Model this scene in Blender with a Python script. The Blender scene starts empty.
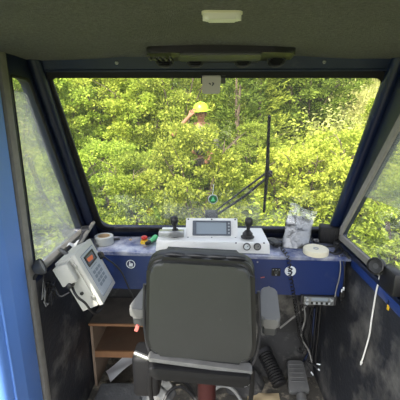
import bpy, bmesh, math, random
from mathutils import Vector, Matrix, noise
random.seed(7)
S = bpy.context.scene
COL = S.collection
PI = math.pi
V = Vector

# ------------------------------------------------------------------ camera
F = 330.0
PITCH = math.atan(82 / F)
YAW = math.atan(8 / F)
CAM = V((0, 0, 1.84))
cd = bpy.data.cameras.new('camera')
cam = bpy.data.objects.new('camera', cd)
COL.objects.link(cam)
cam.location = CAM
cam.rotation_euler = (PI / 2 - PITCH, 0, YAW)
cd.sensor_width = 36
cd.lens = 36 * F / 400
cd.clip_start = 0.02
S.camera = cam
_R = cam.rotation_euler.to_matrix()


def at(px, py, X=None, Y=None, Z=None):
    """the world point seen at a pixel of the photo, on one plane of the place"""
    r = _R @ V(((px - 200) / F, -(py - 200) / F, -1))
    if X is not None:
        t = X / r.x
    elif Y is not None:
        t = Y / r.y
    else:
        t = (Z - CAM.z) / r.z
    return CAM + r * t


# ------------------------------------------------------------------ materials
MATS = {}


def lin(c):
    return tuple(((v / 255) / 12.92 if v / 255 <= .04045 else ((v / 255 + .055) / 1.055) ** 2.4) for v in c)


def mat(name, col, rough=.5, metal=0., var=.15, scale=12., bump=0., bscale=200., spec=.5, dirt=None, coat=0.):
    if name in MATS:
        return MATS[name]
    m = bpy.data.materials.new(name)
    m.use_nodes = True
    nt = m.node_tree
    b = nt.nodes['Principled BSDF']
    b.inputs['Roughness'].default_value = rough
    b.inputs['Metallic'].default_value = metal
    b.inputs['Specular IOR Level'].default_value = spec
    b.inputs['Coat Weight'].default_value = coat
    tc = nt.nodes.new('ShaderNodeTexCoord')
    n = nt.nodes.new('ShaderNodeTexNoise')
    n.inputs['Scale'].default_value = scale
    n.inputs['Detail'].default_value = 5
    nt.links.new(tc.outputs['Object'], n.inputs['Vector'])
    mix = nt.nodes.new('ShaderNodeMix')
    mix.data_type = 'RGBA'
    mix.inputs['A'].default_value = (*[c * (1 - var) for c in col], 1)
    mix.inputs['B'].default_value = (*[min(1, c * (1 + var)) for c in col], 1)
    nt.links.new(n.outputs['Fac'], mix.inputs['Factor'])
    out = mix.outputs['Result']
    if dirt:
        dc, ds, lo, hi, amt = dirt
        n2 = nt.nodes.new('ShaderNodeTexNoise')
        n2.inputs['Scale'].default_value = ds
        n2.inputs['Detail'].default_value = 8
        n2.inputs['Roughness'].default_value = .65
        nt.links.new(tc.outputs['Object'], n2.inputs['Vector'])
        mr = nt.nodes.new('ShaderNodeMapRange')
        mr.inputs['From Min'].default_value = lo
        mr.inputs['From Max'].default_value = hi
        mr.inputs['To Max'].default_value = amt
        nt.links.new(n2.outputs['Fac'], mr.inputs['Value'])
        mx = nt.nodes.new('ShaderNodeMix')
        mx.data_type = 'RGBA'
        mx.inputs['B'].default_value = (*dc, 1)
        nt.links.new(mr.outputs['Result'], mx.inputs['Factor'])
        nt.links.new(out, mx.inputs['A'])
        out = mx.outputs['Result']
    nt.links.new(out, b.inputs['Base Color'])
    if bump:
        n3 = nt.nodes.new('ShaderNodeTexNoise')
        n3.inputs['Scale'].default_value = bscale
        n3.inputs['Detail'].default_value = 4
        nt.links.new(tc.outputs['Object'], n3.inputs['Vector'])
        bp = nt.nodes.new('ShaderNodeBump')
        bp.inputs['Strength'].default_value = bump
        bp.inputs['Distance'].default_value = .01
        nt.links.new(n3.outputs['Fac'], bp.inputs['Height'])
        nt.links.new(bp.outputs['Normal'], b.inputs['Normal'])
    MATS[name] = m
    return m


def glass_mat(name, gloss=.06, dust_haze=0., dust_haze_col=(.8, .82, .8), tint=(1, 1, 1), dscale=6.):
    m = bpy.data.materials.new(name)
    m.use_nodes = True
    nt = m.node_tree
    nt.nodes.remove(nt.nodes['Principled BSDF'])
    out = nt.nodes['Material Output']
    tr = nt.nodes.new('ShaderNodeBsdfTransparent')
    tr.inputs['Color'].default_value = (*tint, 1)
    gl = nt.nodes.new('ShaderNodeBsdfGlossy')
    gl.inputs['Roughness'].default_value = .02
    fr = nt.nodes.new('ShaderNodeFresnel')
    fr.inputs['IOR'].default_value = 1.45
    ml = nt.nodes.new('ShaderNodeMath')
    ml.operation = 'MULTIPLY'
    ml.inputs[1].default_value = gloss / .04
    ml.use_clamp = True
    nt.links.new(fr.outputs['Fac'], ml.inputs[0])
    mx = nt.nodes.new('ShaderNodeMixShader')
    nt.links.new(ml.outputs[0], mx.inputs['Fac'])
    nt.links.new(tr.outputs[0], mx.inputs[1])
    nt.links.new(gl.outputs[0], mx.inputs[2])
    last = mx.outputs[0]
    if dust_haze:
        df = nt.nodes.new('ShaderNodeBsdfDiffuse')
        df.inputs['Color'].default_value = (*dust_haze_col, 1)
        tl = nt.nodes.new('ShaderNodeBsdfTranslucent')
        tl.inputs['Color'].default_value = (*dust_haze_col, 1)
        ad = nt.nodes.new('ShaderNodeMixShader')
        ad.inputs['Fac'].default_value = .6
        nt.links.new(df.outputs[0], ad.inputs[1])
        nt.links.new(tl.outputs[0], ad.inputs[2])
        tc = nt.nodes.new('ShaderNodeTexCoord')
        n = nt.nodes.new('ShaderNodeTexNoise')
        n.inputs['Scale'].default_value = dscale
        n.inputs['Detail'].default_value = 6
        nt.links.new(tc.outputs['Object'], n.inputs['Vector'])
        mr = nt.nodes.new('ShaderNodeMapRange')
        mr.inputs['From Min'].default_value = .2
        mr.inputs['From Max'].default_value = .8
        mr.inputs['To Min'].default_value = dust_haze * .5
        mr.inputs['To Max'].default_value = dust_haze * 1.5
        nt.links.new(n.outputs['Fac'], mr.inputs['Value'])
        m2 = nt.nodes.new('ShaderNodeMixShader')
        nt.links.new(mr.outputs['Result'], m2.inputs['Fac'])
        nt.links.new(last, m2.inputs[1])
        nt.links.new(ad.outputs[0], m2.inputs[2])
        last = m2.outputs[0]
    nt.links.new(last, out.inputs['Surface'])
    return m


def leaf_mat(name, dark, light, hue=.03, transl=.45):
    m = bpy.data.materials.new(name)
    m.use_nodes = True
    nt = m.node_tree
    nt.nodes.remove(nt.nodes['Principled BSDF'])
    out = nt.nodes['Material Output']
    geo = nt.nodes.new('ShaderNodeNewGeometry')
    oi = nt.nodes.new('ShaderNodeObjectInfo')
    mix = nt.nodes.new('ShaderNodeMix')
    mix.data_type = 'RGBA'
    mix.inputs['A'].default_value = (*dark, 1)
    mix.inputs['B'].default_value = (*light, 1)
    nt.links.new(geo.outputs['Random Per Island'], mix.inputs['Factor'])
    hs = nt.nodes.new('ShaderNodeHueSaturation')
    mr = nt.nodes.new('ShaderNodeMapRange')
    mr.inputs['To Min'].default_value = .5 - hue
    mr.inputs['To Max'].default_value = .5 + hue
    nt.links.new(oi.outputs['Random'], mr.inputs['Value'])
    nt.links.new(mr.outputs['Result'], hs.inputs['Hue'])
    nt.links.new(mix.outputs['Result'], hs.inputs['Color'])
    df = nt.nodes.new('ShaderNodeBsdfDiffuse')
    tl = nt.nodes.new('ShaderNodeBsdfTranslucent')
    nt.links.new(hs.outputs['Color'], df.inputs['Color'])
    nt.links.new(hs.outputs['Color'], tl.inputs['Color'])
    ms = nt.nodes.new('ShaderNodeMixShader')
    ms.inputs['Fac'].default_value = transl
    nt.links.new(df.outputs[0], ms.inputs[1])
    nt.links.new(tl.outputs[0], ms.inputs[2])
    nt.links.new(ms.outputs[0], out.inputs['Surface'])
    return m


DUST = (.20, .19, .165)
m_blue = mat('blue_paint', (.009, .026, .125), .32, var=.12, scale=3, spec=.5, dirt=(DUST, 9, .6, .85, .25), coat=.2)
m_blue_top = mat('scuffed_sheen_blue_paint', (.035, .06, .20), .24, var=.15, scale=4, dirt=((.44, .46, .52), 9, .30, .62, .85), coat=.6)  # pale patches: real scuffs plus sky reflection painted into the colour
m_jamb = mat('light_blue_paint', (.12, .26, .66), .4, var=.06, scale=3)
m_frame = mat('dark_navy_paint', (.006, .011, .031), .38, var=.2, scale=5, dirt=((.1, .1, .11), 16, .62, .9, .4))
m_rubber = mat('black_rubber', (.008, .008, .009), .6, var=.3, scale=20, spec=.3)
m_greyrub = mat('weathered_rubber_seal', (.20, .19, .17), .75, var=.25, scale=30)
m_felt = mat('grey_headliner_felt', (.185, .182, .172), .95, var=.55, scale=110, bump=1., bscale=300, spec=.1, dirt=((.13, .125, .11), 3, .45, .8, .6))
m_panel = mat('black_side_panel', (.020, .022, .028), .5, var=.3, scale=6, bump=.3, bscale=45, dirt=((.24, .23, .21), 4.2, .50, .74, .6))
m_fire = mat('dusty_black_firewall', (.030, .030, .030), .7, var=.3, scale=6, dirt=((.26, .25, .22), 4.5, .50, .70, .75))
m_floor = mat('dirty_floor_mat', (.075, .070, .060), .9, var=.4, scale=20, bump=.7, bscale=60, dirt=((.42, .37, .28), 9, .5, .66, .85))
m_vinyl = mat('grey_black_vinyl', (.036, .038, .037), .42, var=.12, scale=7, bump=.12, bscale=300, dirt=((.14, .14, .13), 30, .64, .8, .35))
m_black = mat('black_plastic', (.012, .012, .013), .42, var=.2, scale=20)
m_dkgrey = mat('dark_grey_plastic', (.045, .047, .048), .45, var=.15, scale=15)
m_grey = mat('grey_armrest_plastic', (.14, .14, .133), .5, var=.1, scale=15, bump=.1)
m_lgrey = mat('pale_grey_enclosure', (.46, .46, .42), .45, var=.06, scale=8, dirt=((.28, .26, .22), 12, .58, .85, .4))
m_white = mat('white_console_paint', (.76, .77, .76), .4, var=.05, scale=8, dirt=((.35, .34, .32), 16, .6, .85, .35))
m_metal = mat('worn_steel', (.42, .42, .41), .38, .9, var=.2, scale=30)
m_dkmetal = mat('dark_steel', (.07, .07, .075), .45, .6, var=.3, scale=30)
m_screen = mat('grey_lcd_screen', (.27, .32, .37), .3, var=.05, scale=3)
m_bezel = mat('blue_grey_bezel', (.10, .115, .14), .4, var=.05)
m_label = mat('pale_panel_label', (.40, .43, .45), .45, var=.05)
m_ink = mat('printed_dark_ink', (.03, .04, .06), .6)
m_inkgrey = mat('printed_grey_ink', (.20, .23, .26), .6)
m_red = mat('red_plastic', (.55, .03, .02), .4)
m_orange = mat('orange_display', (.75, .16, .06), .4)
m_pink = mat('faded_red_plastic', (.55, .14, .12), .5)
m_yellow = mat('yellow_plastic', (.75, .48, .03), .45)
m_green = mat('green_plastic', (.10, .50, .20), .4)
m_dkgreen = mat('dark_green_print', (.01, .12, .04), .5)
m_wood = mat('worn_plywood', (.135, .080, .050), .75, var=.35, scale=9, bump=.2, bscale=40, dirt=((.10, .07, .05), 7, .5, .75, .6))
m_woodpale = mat('raw_plywood', (.23, .165, .115), .8, var=.25, scale=9, dirt=((.16, .12, .08), 6, .5, .8, .6))
m_woodedge = mat('orange_plywood_edge', (.24, .12, .055), .7, var=.3, scale=20)
m_paper = mat('white_paper', (.62, .63, .64), .8, var=.06)
m_cardb = mat('kraft_paper', (.45, .36, .22), .85, var=.2)
m_cream = mat('cream_plastic', (.72, .68, .52), .5, var=.06, scale=8)
m_tape = mat('grey_tape', (.34, .36, .36), .5, var=.12, scale=30)
m_core = mat('cardboard_core', (.36, .27, .17), .8)
m_foil = mat('crinkled_foil', (.20, .205, .215), .32, .95, var=.1, scale=20, bump=.9, bscale=26)
m_cable = mat('black_cable', (.010, .010, .011), .5)
m_greycable = mat('grey_cable', (.22, .22, .21), .55)
m_bluecable = mat('blue_cable', (.015, .025, .07), .5)
m_string = mat('white_cord', (.75, .74, .70), .8, var=.08)
m_lampcover = mat('ivory_lamp_cover', (.80, .78, .70), .35, var=.03)
m_rag = mat('grey_rag', (.10, .105, .11), .95, var=.4, scale=15, bump=.5, bscale=60, dirt=((.28, .26, .22), 12, .55, .75, .5))
m_sensor = mat('beige_plastic', (.42, .40, .36), .5, var=.05)
m_tag = mat('white_sticker', (.75, .80, .82), .5, var=.05)
m_navyp = mat('navy_print', (.015, .02, .08), .5)
m_dirt = mat('mossy_earth_bank', (.10, .125, .035), .95, var=.5, scale=3, bump=.5, bscale=20)
m_bark = mat('grey_brown_bark', (.13, .095, .06), .9, var=.4, scale=12)
m_stack = mat('red_post_paint', (.045, .006, .006), .5, var=.3)
m_skin = mat('orange_brown_skin', (.27, .125, .06), .6, var=.06)  # one even orange-brown base colour
m_hair = mat('brown_hair', (.06, .035, .02), .8)
m_hat = mat('lime_hard_hat', (.40, .66, .02), .35, var=.04)
m_camo = mat('olive_camouflage_cloth', (.16, .16, .085), .9, var=.3, scale=6, dirt=((.05, .055, .03), 7, .5, .54, .9))
m_trous = mat('brown_trousers', (.10, .085, .06), .9)
m_eye = mat('eye_dark', (.02, .015, .012), .3)
m_lip = mat('lip_skin', (.42, .16, .13), .6)
g_wind = glass_mat('windshield_glass', .006, .02)
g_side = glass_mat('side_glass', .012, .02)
g_sheen = glass_mat('sky_sheen_glass', .02, .10, (.62, .66, .66), dscale=3)  # pale diffuse film stands for sky reflected in the side panes
g_clear = glass_mat('clear_plastic_film', .12, .16, (.8, .82, .82), dscale=30)
g_box = glass_mat('cloudy_clear_plastic', .2, .55, (.62, .63, .63), dscale=14)


# ------------------------------------------------------------------ mesh builder
def smooth(pts, it=2):
    pts = [V(p) for p in pts]
    for _ in range(it):
        q = [pts[0]]
        for a, b in zip(pts, pts[1:]):
            q += [a * .75 + b * .25, a * .25 + b * .75]
        q.append(pts[-1])
        pts = q
    return pts


def rpoly(pts, r, seg=5):
    """2D polygon with rounded corners"""
    n = len(pts)
    out = []
    rr = r if isinstance(r, (list, tuple)) else [r] * n
    for i in range(n):
        p, a, b = V(pts[i]), V(pts[i - 1]), V(pts[(i + 1) % n])
        d1, d2 = (a - p).normalized(), (b - p).normalized()
        rad = rr[i]
        if rad <= 0:
            out.append(p)
            continue
        ang = d1.angle(d2)
        L = min(rad / math.tan(ang / 2), (a - p).length * .49, (b - p).length * .49)
        s, e = p + d1 * L, p + d2 * L
        for k in range(seg + 1):
            t = k / seg
            out.append(s * (1 - t) ** 2 + p * 2 * t * (1 - t) + e * t * t)
    return out


def circ(cx, cy, r, n=24, ry=None):
    return [V((cx + r * math.cos(2 * PI * k / n), cy + (ry or r) * math.sin(2 * PI * k / n))) for k in range(n)]


class MB:
    def __init__(s):
        s.bm = bmesh.new()

    def merge(s, t, M=None):
        if M is not None:
            t.transform(M)
        me = bpy.data.meshes.new('tmp')
        t.to_mesh(me)
        t.free()
        s.bm.from_mesh(me)
        bpy.data.meshes.remove(me)
        return s

    def box(s, c, size, M=None, bev=0., seg=2):
        t = bmesh.new()
        bmesh.ops.create_cube(t, size=1)
        t.transform(Matrix.Diagonal((*size, 1)))
        if bev:
            bmesh.ops.bevel(t, geom=t.edges[:], offset=bev, segments=seg, profile=.5, affect='EDGES')
        T = Matrix.Translation(c)
        return s.merge(t, (M @ T) if M is not None else T)

    def lohi(s, lo, hi, M=None, bev=0., seg=2):
        lo, hi = V(lo), V(hi)
        return s.box((lo + hi) / 2, hi - lo, M, bev, seg)

    def plate(s, outer, holes, w0, w1, f, bev=0.):
        """flat sheet with holes: f(u,v,w) gives the 3D point"""
        t = bmesh.new()
        loops = []
        edges = []
        for lp in [outer] + list(holes):
            vs = [t.verts.new((p[0], p[1], 0)) for p in lp]
            loops.append(vs)
            edges += [t.edges.new((vs[i], vs[(i + 1) % len(vs)])) for i in range(len(vs))]
        bmesh.ops.triangle_fill(t, edges=edges, use_beauty=True, use_dissolve=False)
        base = t.faces[:]
        r = bmesh.ops.extrude_face_region(t, geom=base)
        for e in r['geom']:
            if isinstance(e, bmesh.types.BMVert):
                e.co.z = 1
        for v in t.verts:
            v.co = V(f(v.co.x, v.co.y, w0 if v.co.z < .5 else w1))
        bmesh.ops.recalc_face_normals(t, faces=t.faces[:])
        return s.merge(t)

    def prism(s, outer, w0, w1, f, bev=0., seg=3):
        """solid with n-gon caps, optional bevel of the caps' rims"""
        t = bmesh.new()
        a = [t.verts.new((p[0], p[1], w0)) for p in outer]
        b = [t.verts.new((p[0], p[1], w1)) for p in outer]
        n = len(a)
        t.faces.new(a[::-1])
        t.faces.new(b)
        for i in range(n):
            t.faces.new((a[i], a[(i + 1) % n], b[(i + 1) % n], b[i]))
        if bev:
            ed = [e for e in t.edges if abs(e.verts[0].co.z - e.verts[1].co.z) < 1e-7]
            bmesh.ops.bevel(t, geom=ed, offset=bev, segments=seg, profile=.5, affect='EDGES')
        for v in t.verts:
            v.co = V(f(*v.co))
        bmesh.ops.recalc_face_normals(t, faces=t.faces[:])
        return s.merge(t)

    def tube(s, pts, r, n=8, closed=False, cap=True):
        pts = [V(p) for p in pts]
        m = len(pts)
        rr = r if isinstance(r, (list, tuple)) else [r] * m
        t = bmesh.new()
        rings = []
        up = None
        for i, p in enumerate(pts):
            if closed:
                d = pts[(i + 1) % m] - pts[i - 1]
            else:
                d = pts[min(i + 1, m - 1)] - pts[max(i - 1, 0)]
            if d.length < 1e-9:
                d = V((0, 0, 1))
            d.normalize()
            if up is None:
                up = d.orthogonal().normalized()
            else:
                up = (up - d * up.dot(d))
                up = up.normalized() if up.length > 1e-6 else d.orthogonal().normalized()
            sd = d.cross(up)
            rings.append([t.verts.new(p + (up * math.cos(2 * PI * k / n) + sd * math.sin(2 * PI * k / n)) * rr[i]) for k in range(n)])
        for i in range(m if closed else m - 1):
            a, b = rings[i], rings[(i + 1) % m]
            for k in range(n):
                t.faces.new((a[k], a[(k + 1) % n], b[(k + 1) % n], b[k]))
        if cap and not closed:
            t.faces.new(rings[0][::-1])
            t.faces.new(rings[-1])
        bmesh.ops.recalc_face_normals(t, faces=t.faces[:])
        return s.merge(t)

    def lathe(s, prof, M=None, n=24):
        t = bmesh.new()
        rings = []
        for r, h in prof:
            if r <= 1e-6:
                rings.append([t.verts.new((0, 0, h))])
            else:
                rings.append([t.verts.new((r * math.cos(2 * PI * k / n), r * math.sin(2 * PI * k / n), h)) for k in range(n)])
        for a, b in zip(rings, rings[1:]):
            for k in range(n):
                k2 = (k + 1) % n
                if len(a) == 1 and len(b) == 1:
                    continue
                if len(a) == 1:
                    t.faces.new((a[0], b[k], b[k2]))
                elif len(b) == 1:
                    t.faces.new((a[k], a[k2], b[0]))
                else:
                    t.faces.new((a[k], a[k2], b[k2], b[k]))
        bmesh.ops.recalc_face_normals(t, faces=t.faces[:])
        return s.merge(t, M)

    def ell(s, c, r, M=None, u=16, v=10):
        t = bmesh.new()
        bmesh.ops.create_uvsphere(t, u_segments=u, v_segments=v, radius=1)
        t.transform(Matrix.Translation(c) @ Matrix.Diagonal((*r, 1)))
        return s.merge(t, M)

    def poly(s, verts, faces):
        t = bmesh.new()
        vs = [t.verts.new(v) for v in verts]
        for f in faces:
            t.faces.new([vs[i] for i in f])
        return s.merge(t)

    def jitter(s, amp, sc, seed=0.):
        for v in s.bm.verts:
            v.co += noise.noise_vector(v.co * sc + V((seed, seed, seed))) * amp
        return s

    def sub(s, cuts):
        bmesh.ops.subdivide_edges(s.bm, edges=s.bm.edges[:], cuts=cuts, use_grid_fill=True)
        return s

    def build(s, name, material, parent=None, loc=None, smooth=True, angle=40, label=None):
        if parent is not None:
            loc = world(parent)
        loc = V(loc) if loc is not None else V((0, 0, 0))
        for v in s.bm.verts:
            v.co -= loc
        me = bpy.data.meshes.new(name)
        s.bm.to_mesh(me)
        s.bm.free()
        if smooth:
            me.shade_smooth()
            me.set_sharp_from_angle(angle=math.radians(angle))
        me.materials.append(material)
        o = bpy.data.objects.new(name, me)
        COL.objects.link(o)
        if parent is not None:
            o.parent = parent
        else:
            o.location = loc
        if label:
            o['label'] = label
        return o


def world(o):
    p = V((0, 0, 0))
    while o is not None:
        p += o.location
        o = o.parent
    return p


def tag(o, label, cat, group=None, kind=None):
    o['label'] = label
    o['category'] = cat
    if group:
        o['group'] = group
    if kind:
        o['kind'] = kind
    return o


def thing(name, label, cat, loc, group=None):
    o = bpy.data.objects.new(name, None)
    o.empty_display_size = .05
    COL.objects.link(o)
    o.location = loc
    return tag(o, label, cat, group)


def struct(name, mb, m, parent=None, **k):
    o = mb.build(name, m, parent, **k)
    if parent is None:
        o['kind'] = 'structure'
    return o


def frame_m(o, x, y, z):
    M = Matrix.Identity(4)
    for i, a in enumerate((x, y, z)):
        M[0][i], M[1][i], M[2][i] = a
    M[0][3], M[1][3], M[2][3] = o
    return M


def rotm(loc, rx=0, ry=0, rz=0):
    from mathutils import Euler
    return Matrix.Translation(loc) @ Euler((math.radians(rx), math.radians(ry), math.radians(rz))).to_matrix().to_4x4()


# ================================================================== THE CAB
XL, XR = -.80, .84
BACK = -.25
# ---- floor, ceiling
struct('floor', MB().lohi((XL - .02, BACK, -.06), (XR + .02, 2.32, 0)), m_floor)
mb = MB().lohi((XL - .03, BACK, 2.09), (XR + .03, 1.60, 2.15)).sub(14)
for v in mb.bm.verts:
    if v.co.z < 2.12:
        v.co.z += .018 * math.sin(PI * (v.co.x + .8) / 1.64) + .010 * noise.noise(V((v.co.x * 4, v.co.y * 4, 3)))
        v.co.z -= .004 * max(0, (v.co.y - 1.15) / .45) ** 2
struct('ceiling', mb, m_felt)
# roof skin above the headliner, so that the sun and the sky stay out
struct('trim_1', MB().lohi((XL - .05, BACK, 2.151), (XR + .05, 1.62, 2.18)), m_frame)

# ---- windshield plane: u = X, v = slope distance from the bottom edge of the opening
B0 = V((0, 2.10, 1.13))
T0 = V((0, 1.63, 2.006))
SD = (T0 - B0).normalized()
SL = (T0 - B0).length + .017
SN = V((0, SD.z, -SD.y))  # outward


def ws(u, v, w):
    return B0 + SD * v + SN * w + V((u, 0, 0))


def grow(lp, d):
    n = len(lp)
    out = []
    for i in range(n):
        p, a, b = V(lp[i]), V(lp[i - 1]), V(lp[(i + 1) % n])
        t = (b - a).normalized()
        out.append(p + V((t.y, -t.x)) * d)
    return out



hole = rpoly([(-.706, 0), (.812, -.004), (.80, SL), (-.734, SL + .004)], [.06, .03, .05, .03])
o1 = [(XL - .03, -.10), (XR + .03, -.10), (XR + .03, SL + .115), (XL - .03, SL + .115)]
wf = struct('window_1', MB().plate(o1, [grow(hole, .012)], 0, .03, ws), m_frame)
# rubber gasket round the windshield
mid = V((.04, SL / 2))



mb = MB()
mb.plate(grow(hole, .036), [grow(hole, .004)], -.012, .0, ws)
mb.tube([ws(p.x, p.y, -.006) for p in grow(hole, .006)], .007, 8, closed=True)
struct('gasket', mb, m_rubber, wf)
mb = MB().plate(grow(hole, .016), [], .014, .019, ws)
struct('glass', mb, g_wind, wf, smooth=False)
# header box above the glass, with its little ledge
mb = MB()
mb.plate([(XL, SL + .040), (XR, SL + .040), (XR, SL + .125), (XL, SL + .125)], [], -.014, 0, ws)
mb.tube([ws(XL, SL + .040, -.014), ws(XR, SL + .040, -.014)], .006, 8)
hd = struct('trim_2', mb, mat('header_blue_paint', (.009, .017, .045), .4, var=.2, scale=6, dirt=((.14, .14, .13), 14, .58, .85, .4)))
# pillars at the corners
for nm, x, u in (('trim_3', XL + .018, -.74), ('trim_4', XR - .012, .815)):
    mb = MB()
    mb.tube([ws(x, v, -.018) for v in (-.1, SL * .3, SL * .7, SL + .13)], .034, 12)
    struct(nm, mb, m_frame if nm == 'trim_3' else mat('pillar_blue_paint', (.006, .013, .045), .3, var=.2, scale=6, dirt=((.1, .1, .11), 16, .62, .9, .4)))

# ---- side walls: u = Y, v = Z
lh = rpoly([(1.40, 1.134), (2.0, 1.134), (1.545, 2.008), (1.40, 2.008)], [.02, .03, .06, .01])
front = [(2.30, 0), (2.24, 1.02), (2.115, 1.10), (1.60, 2.06), (1.57, 2.12)]
lw_low = [(1.385, 0), (2.30, 0), (2.22, 1.09), (1.385, 1.09)]
struct('wall_left', MB().plate(lw_low, [], XL - .05, XL, lambda u, v, w: (w, u, v)), m_panel)
lw_up = [(1.385, 1.0905), (2.14, 1.0905), (1.60, 2.06), (1.57, 2.12), (1.385, 2.12)]
lwin = struct('window_2', MB().plate(lw_up, [lh], XL - .05, XL, lambda u, v, w: (w, u, v)), m_frame)
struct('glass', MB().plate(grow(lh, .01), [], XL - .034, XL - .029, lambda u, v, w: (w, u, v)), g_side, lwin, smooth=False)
mb = MB()
mb.tube([(XL - .004, p.x, p.y) for p in lh], .007, 8, closed=True)
struct('gasket', mb, m_rubber, lwin)
# inner sliding pane, its sky reflection painted as a pale film, in the rear upper part of the left window
sp = rpoly([(1.40, 1.15), (1.925, 1.15), (1.535, 1.95), (1.40, 1.95)], [.01, .02, .05, .01])
struct('sliding_pane', MB().plate(sp, [], XL - .022, XL - .017, lambda u, v, w: (w, u, v)), g_sheen, lwin, smooth=False, label='sliding pane with painted sky sheen inside the left side window')
mb = MB()
mb.lohi((XL - .02, 1.40, 1.128), (XL + .02, 2.02, 1.15), bev=.006)
struct('sill', mb, m_greyrub, lwin)

# door jamb at the left
mb = MB()
mb.lohi((XL - .05, 1.335, -.02), (XL + .004, 1.384, 2.1), bev=.010)
struct('trim_5', mb, m_greyrub)
mb = MB()
mb.prism(rpoly([(XL - .09, 1.05), (XL + .012, 1.05), (XL + .018, 1.18), (XL - .006, 1.332), (XL - .09, 1.332)], [.0, .03, .03, .02, 0]), -.02, 2.12, lambda a, b, c: (a, b, c))
mb.tube([(XL + .016, 1.105, -.02), (XL + .016, 1.105, 2.1)], .006, 8)
struct('trim_6', mb, m_jamb)
# wall on the right
XB = .79


def rw(u, v, w):
    return (XB + (XR - XB) * v / 1.0 + w, u, v)


struct('wall_right', MB().plate([(BACK, 0), (2.30, 0), (2.22, 1.0), (BACK, 1.0)], [], 0, .05, rw), m_panel)
rh = rpoly([(.45, 1.10), (2.03, 1.10), (1.40, 1.99), (.45, 1.99)], [.05, .03, .06, .05])
rw_up = [(BACK, 1.0005), (2.16, 1.0005), (2.115, 1.10), (1.60, 2.06), (1.57, 2.12), (BACK, 2.12)]
rwin = struct('window_3', MB().plate(rw_up, [rh], XR, XR + .05, lambda u, v, w: (w, u, v)), m_frame)
struct('trim_8', MB().lohi((XR - .006, BACK, 1.001), (XR - .0005, 1.79, 1.058), bev=.002), mat('sill_blue_paint', (.018, .05, .22), .3, var=.15, scale=5, dirt=(DUST, 9, .55, .85, .35)))
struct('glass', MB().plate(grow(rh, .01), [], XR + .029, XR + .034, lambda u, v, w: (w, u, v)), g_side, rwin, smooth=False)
mb = MB()
mb.plate(grow(rh, .004), [grow(rh, -.034)], XR - .010, XR + .002, lambda u, v, w: (w, u, v))
struct('gasket', mb, m_greyrub, rwin)
pp = [(.47, 1.50), (1.463, 1.444), (1.80, 1.425), (1.42, 1.965), (.47, 1.965)]
struct('sliding_pane', MB().plate(pp, [], XR + .012, XR + .018, lambda u, v, w: (w, u, v)), g_sheen, rwin, smooth=False, label='upper pane with painted sky sheen inside the right side window')
mb = MB()
mb.lohi((XR - .022, .5, 1.062), (XR + .004, 2.05, 1.086), bev=.005)
struct('ledge', mb, m_frame, rwin)

# firewall, with the humps it has
mb = MB()
mb.lohi((XL - .02, 2.26, 0), (XR + .02, 2.30, 1.02))
struct('wall_front', mb, m_fire)
# ramp at the foot of the firewall
mb = MB().poly([(-.40, 2.05, 0.002), (.785, 2.05, .002), (.785, 2.259, .22), (-.40, 2.259, .22), (.785, 2.259, .002), (-.40, 2.259, .002)],
               [(0, 1, 2, 3), (1, 4, 2), (0, 3, 5), (3, 2, 4, 5), (0, 5, 4, 1)])
struct('trim_7', mb, m_fire)

# grey vertical beam in the right of the footwell
pb_ = at(324, 330, Y=2.20)
struct('trim_9', MB().lohi((pb_.x - .035, 2.19, .19), (pb_.x + .035, 2.2595, .80), bev=.02, seg=3), mat('dusty_grey_beam', (.085, .084, .08), .7, var=.3, scale=8, dirt=((.25, .24, .22), 7, .5, .75, .6)))

# ================================================================== DASHBOARD
YF_L, YF_R = 1.865, 1.80


def yf(x):
    return YF_L + (YF_R - YF_L) * (x - XL) / (XR - XL)


dash = thing('dashboard', 'dark blue painted steel dashboard running the full width below the windshield', 'dashboard', (0, 2.0, .76))
ZD = 1.055
mb = MB()
mb.prism([(XL + .003, YF_L), (XR - .004, YF_R), (XR - .004, 2.12), (XL + .003, 2.12)], ZD - .03, ZD, lambda a, b, c: (a, b, c), bev=.008)
mb.build('top_panel', m_blue_top, dash, label='scuffed blue top panel with painted sky sheen')
mb = MB()
zl, zr = .80, .792
xs = [XL + .006, XR - .03]
mb.poly([(xs[0], YF_L + .006, ZD - .028), (xs[1], yf(xs[1]) + .006, ZD - .028), (xs[1], yf(xs[1]) + .012, zr), (xs[0], YF_L + .012, zl),
         (xs[0], YF_L + .024, ZD - .028), (xs[1], yf(xs[1]) + .024, ZD - .028), (xs[1], yf(xs[1]) + .03, zr), (xs[0], YF_L + .03, zl)],
        [(0, 3, 2, 1), (4, 5, 6, 7), (0, 1, 5, 4), (3, 7, 6, 2), (0, 4, 7, 3), (1, 2, 6, 5)])
mb.build('fascia', m_blue, dash)
mb = MB()
mb.lohi((XL + .006, 2.07, .80), (XR - .006, 2.12, ZD - .031))
mb.build('rear_rail', m_frame, dash)


def fascia_m(px, py):
    """frame on the fascia's outer face at a pixel (x right, y up, z outward)"""
    p = at(px, py, Y=1.84)
    for _ in range(4):
        p = at(px, py, Y=yf(p.x) + .008)
    a = math.atan2(YF_R - YF_L, XR - XL)
    x = V((math.cos(a), math.sin(a), 0))
    z = V((math.sin(a), -math.cos(a), 0))
    return frame_m(p, x, V((0, 0, 1)), z)


def onm(M):
    return lambda a, b, c: M @ V((a, b, c))


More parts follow.
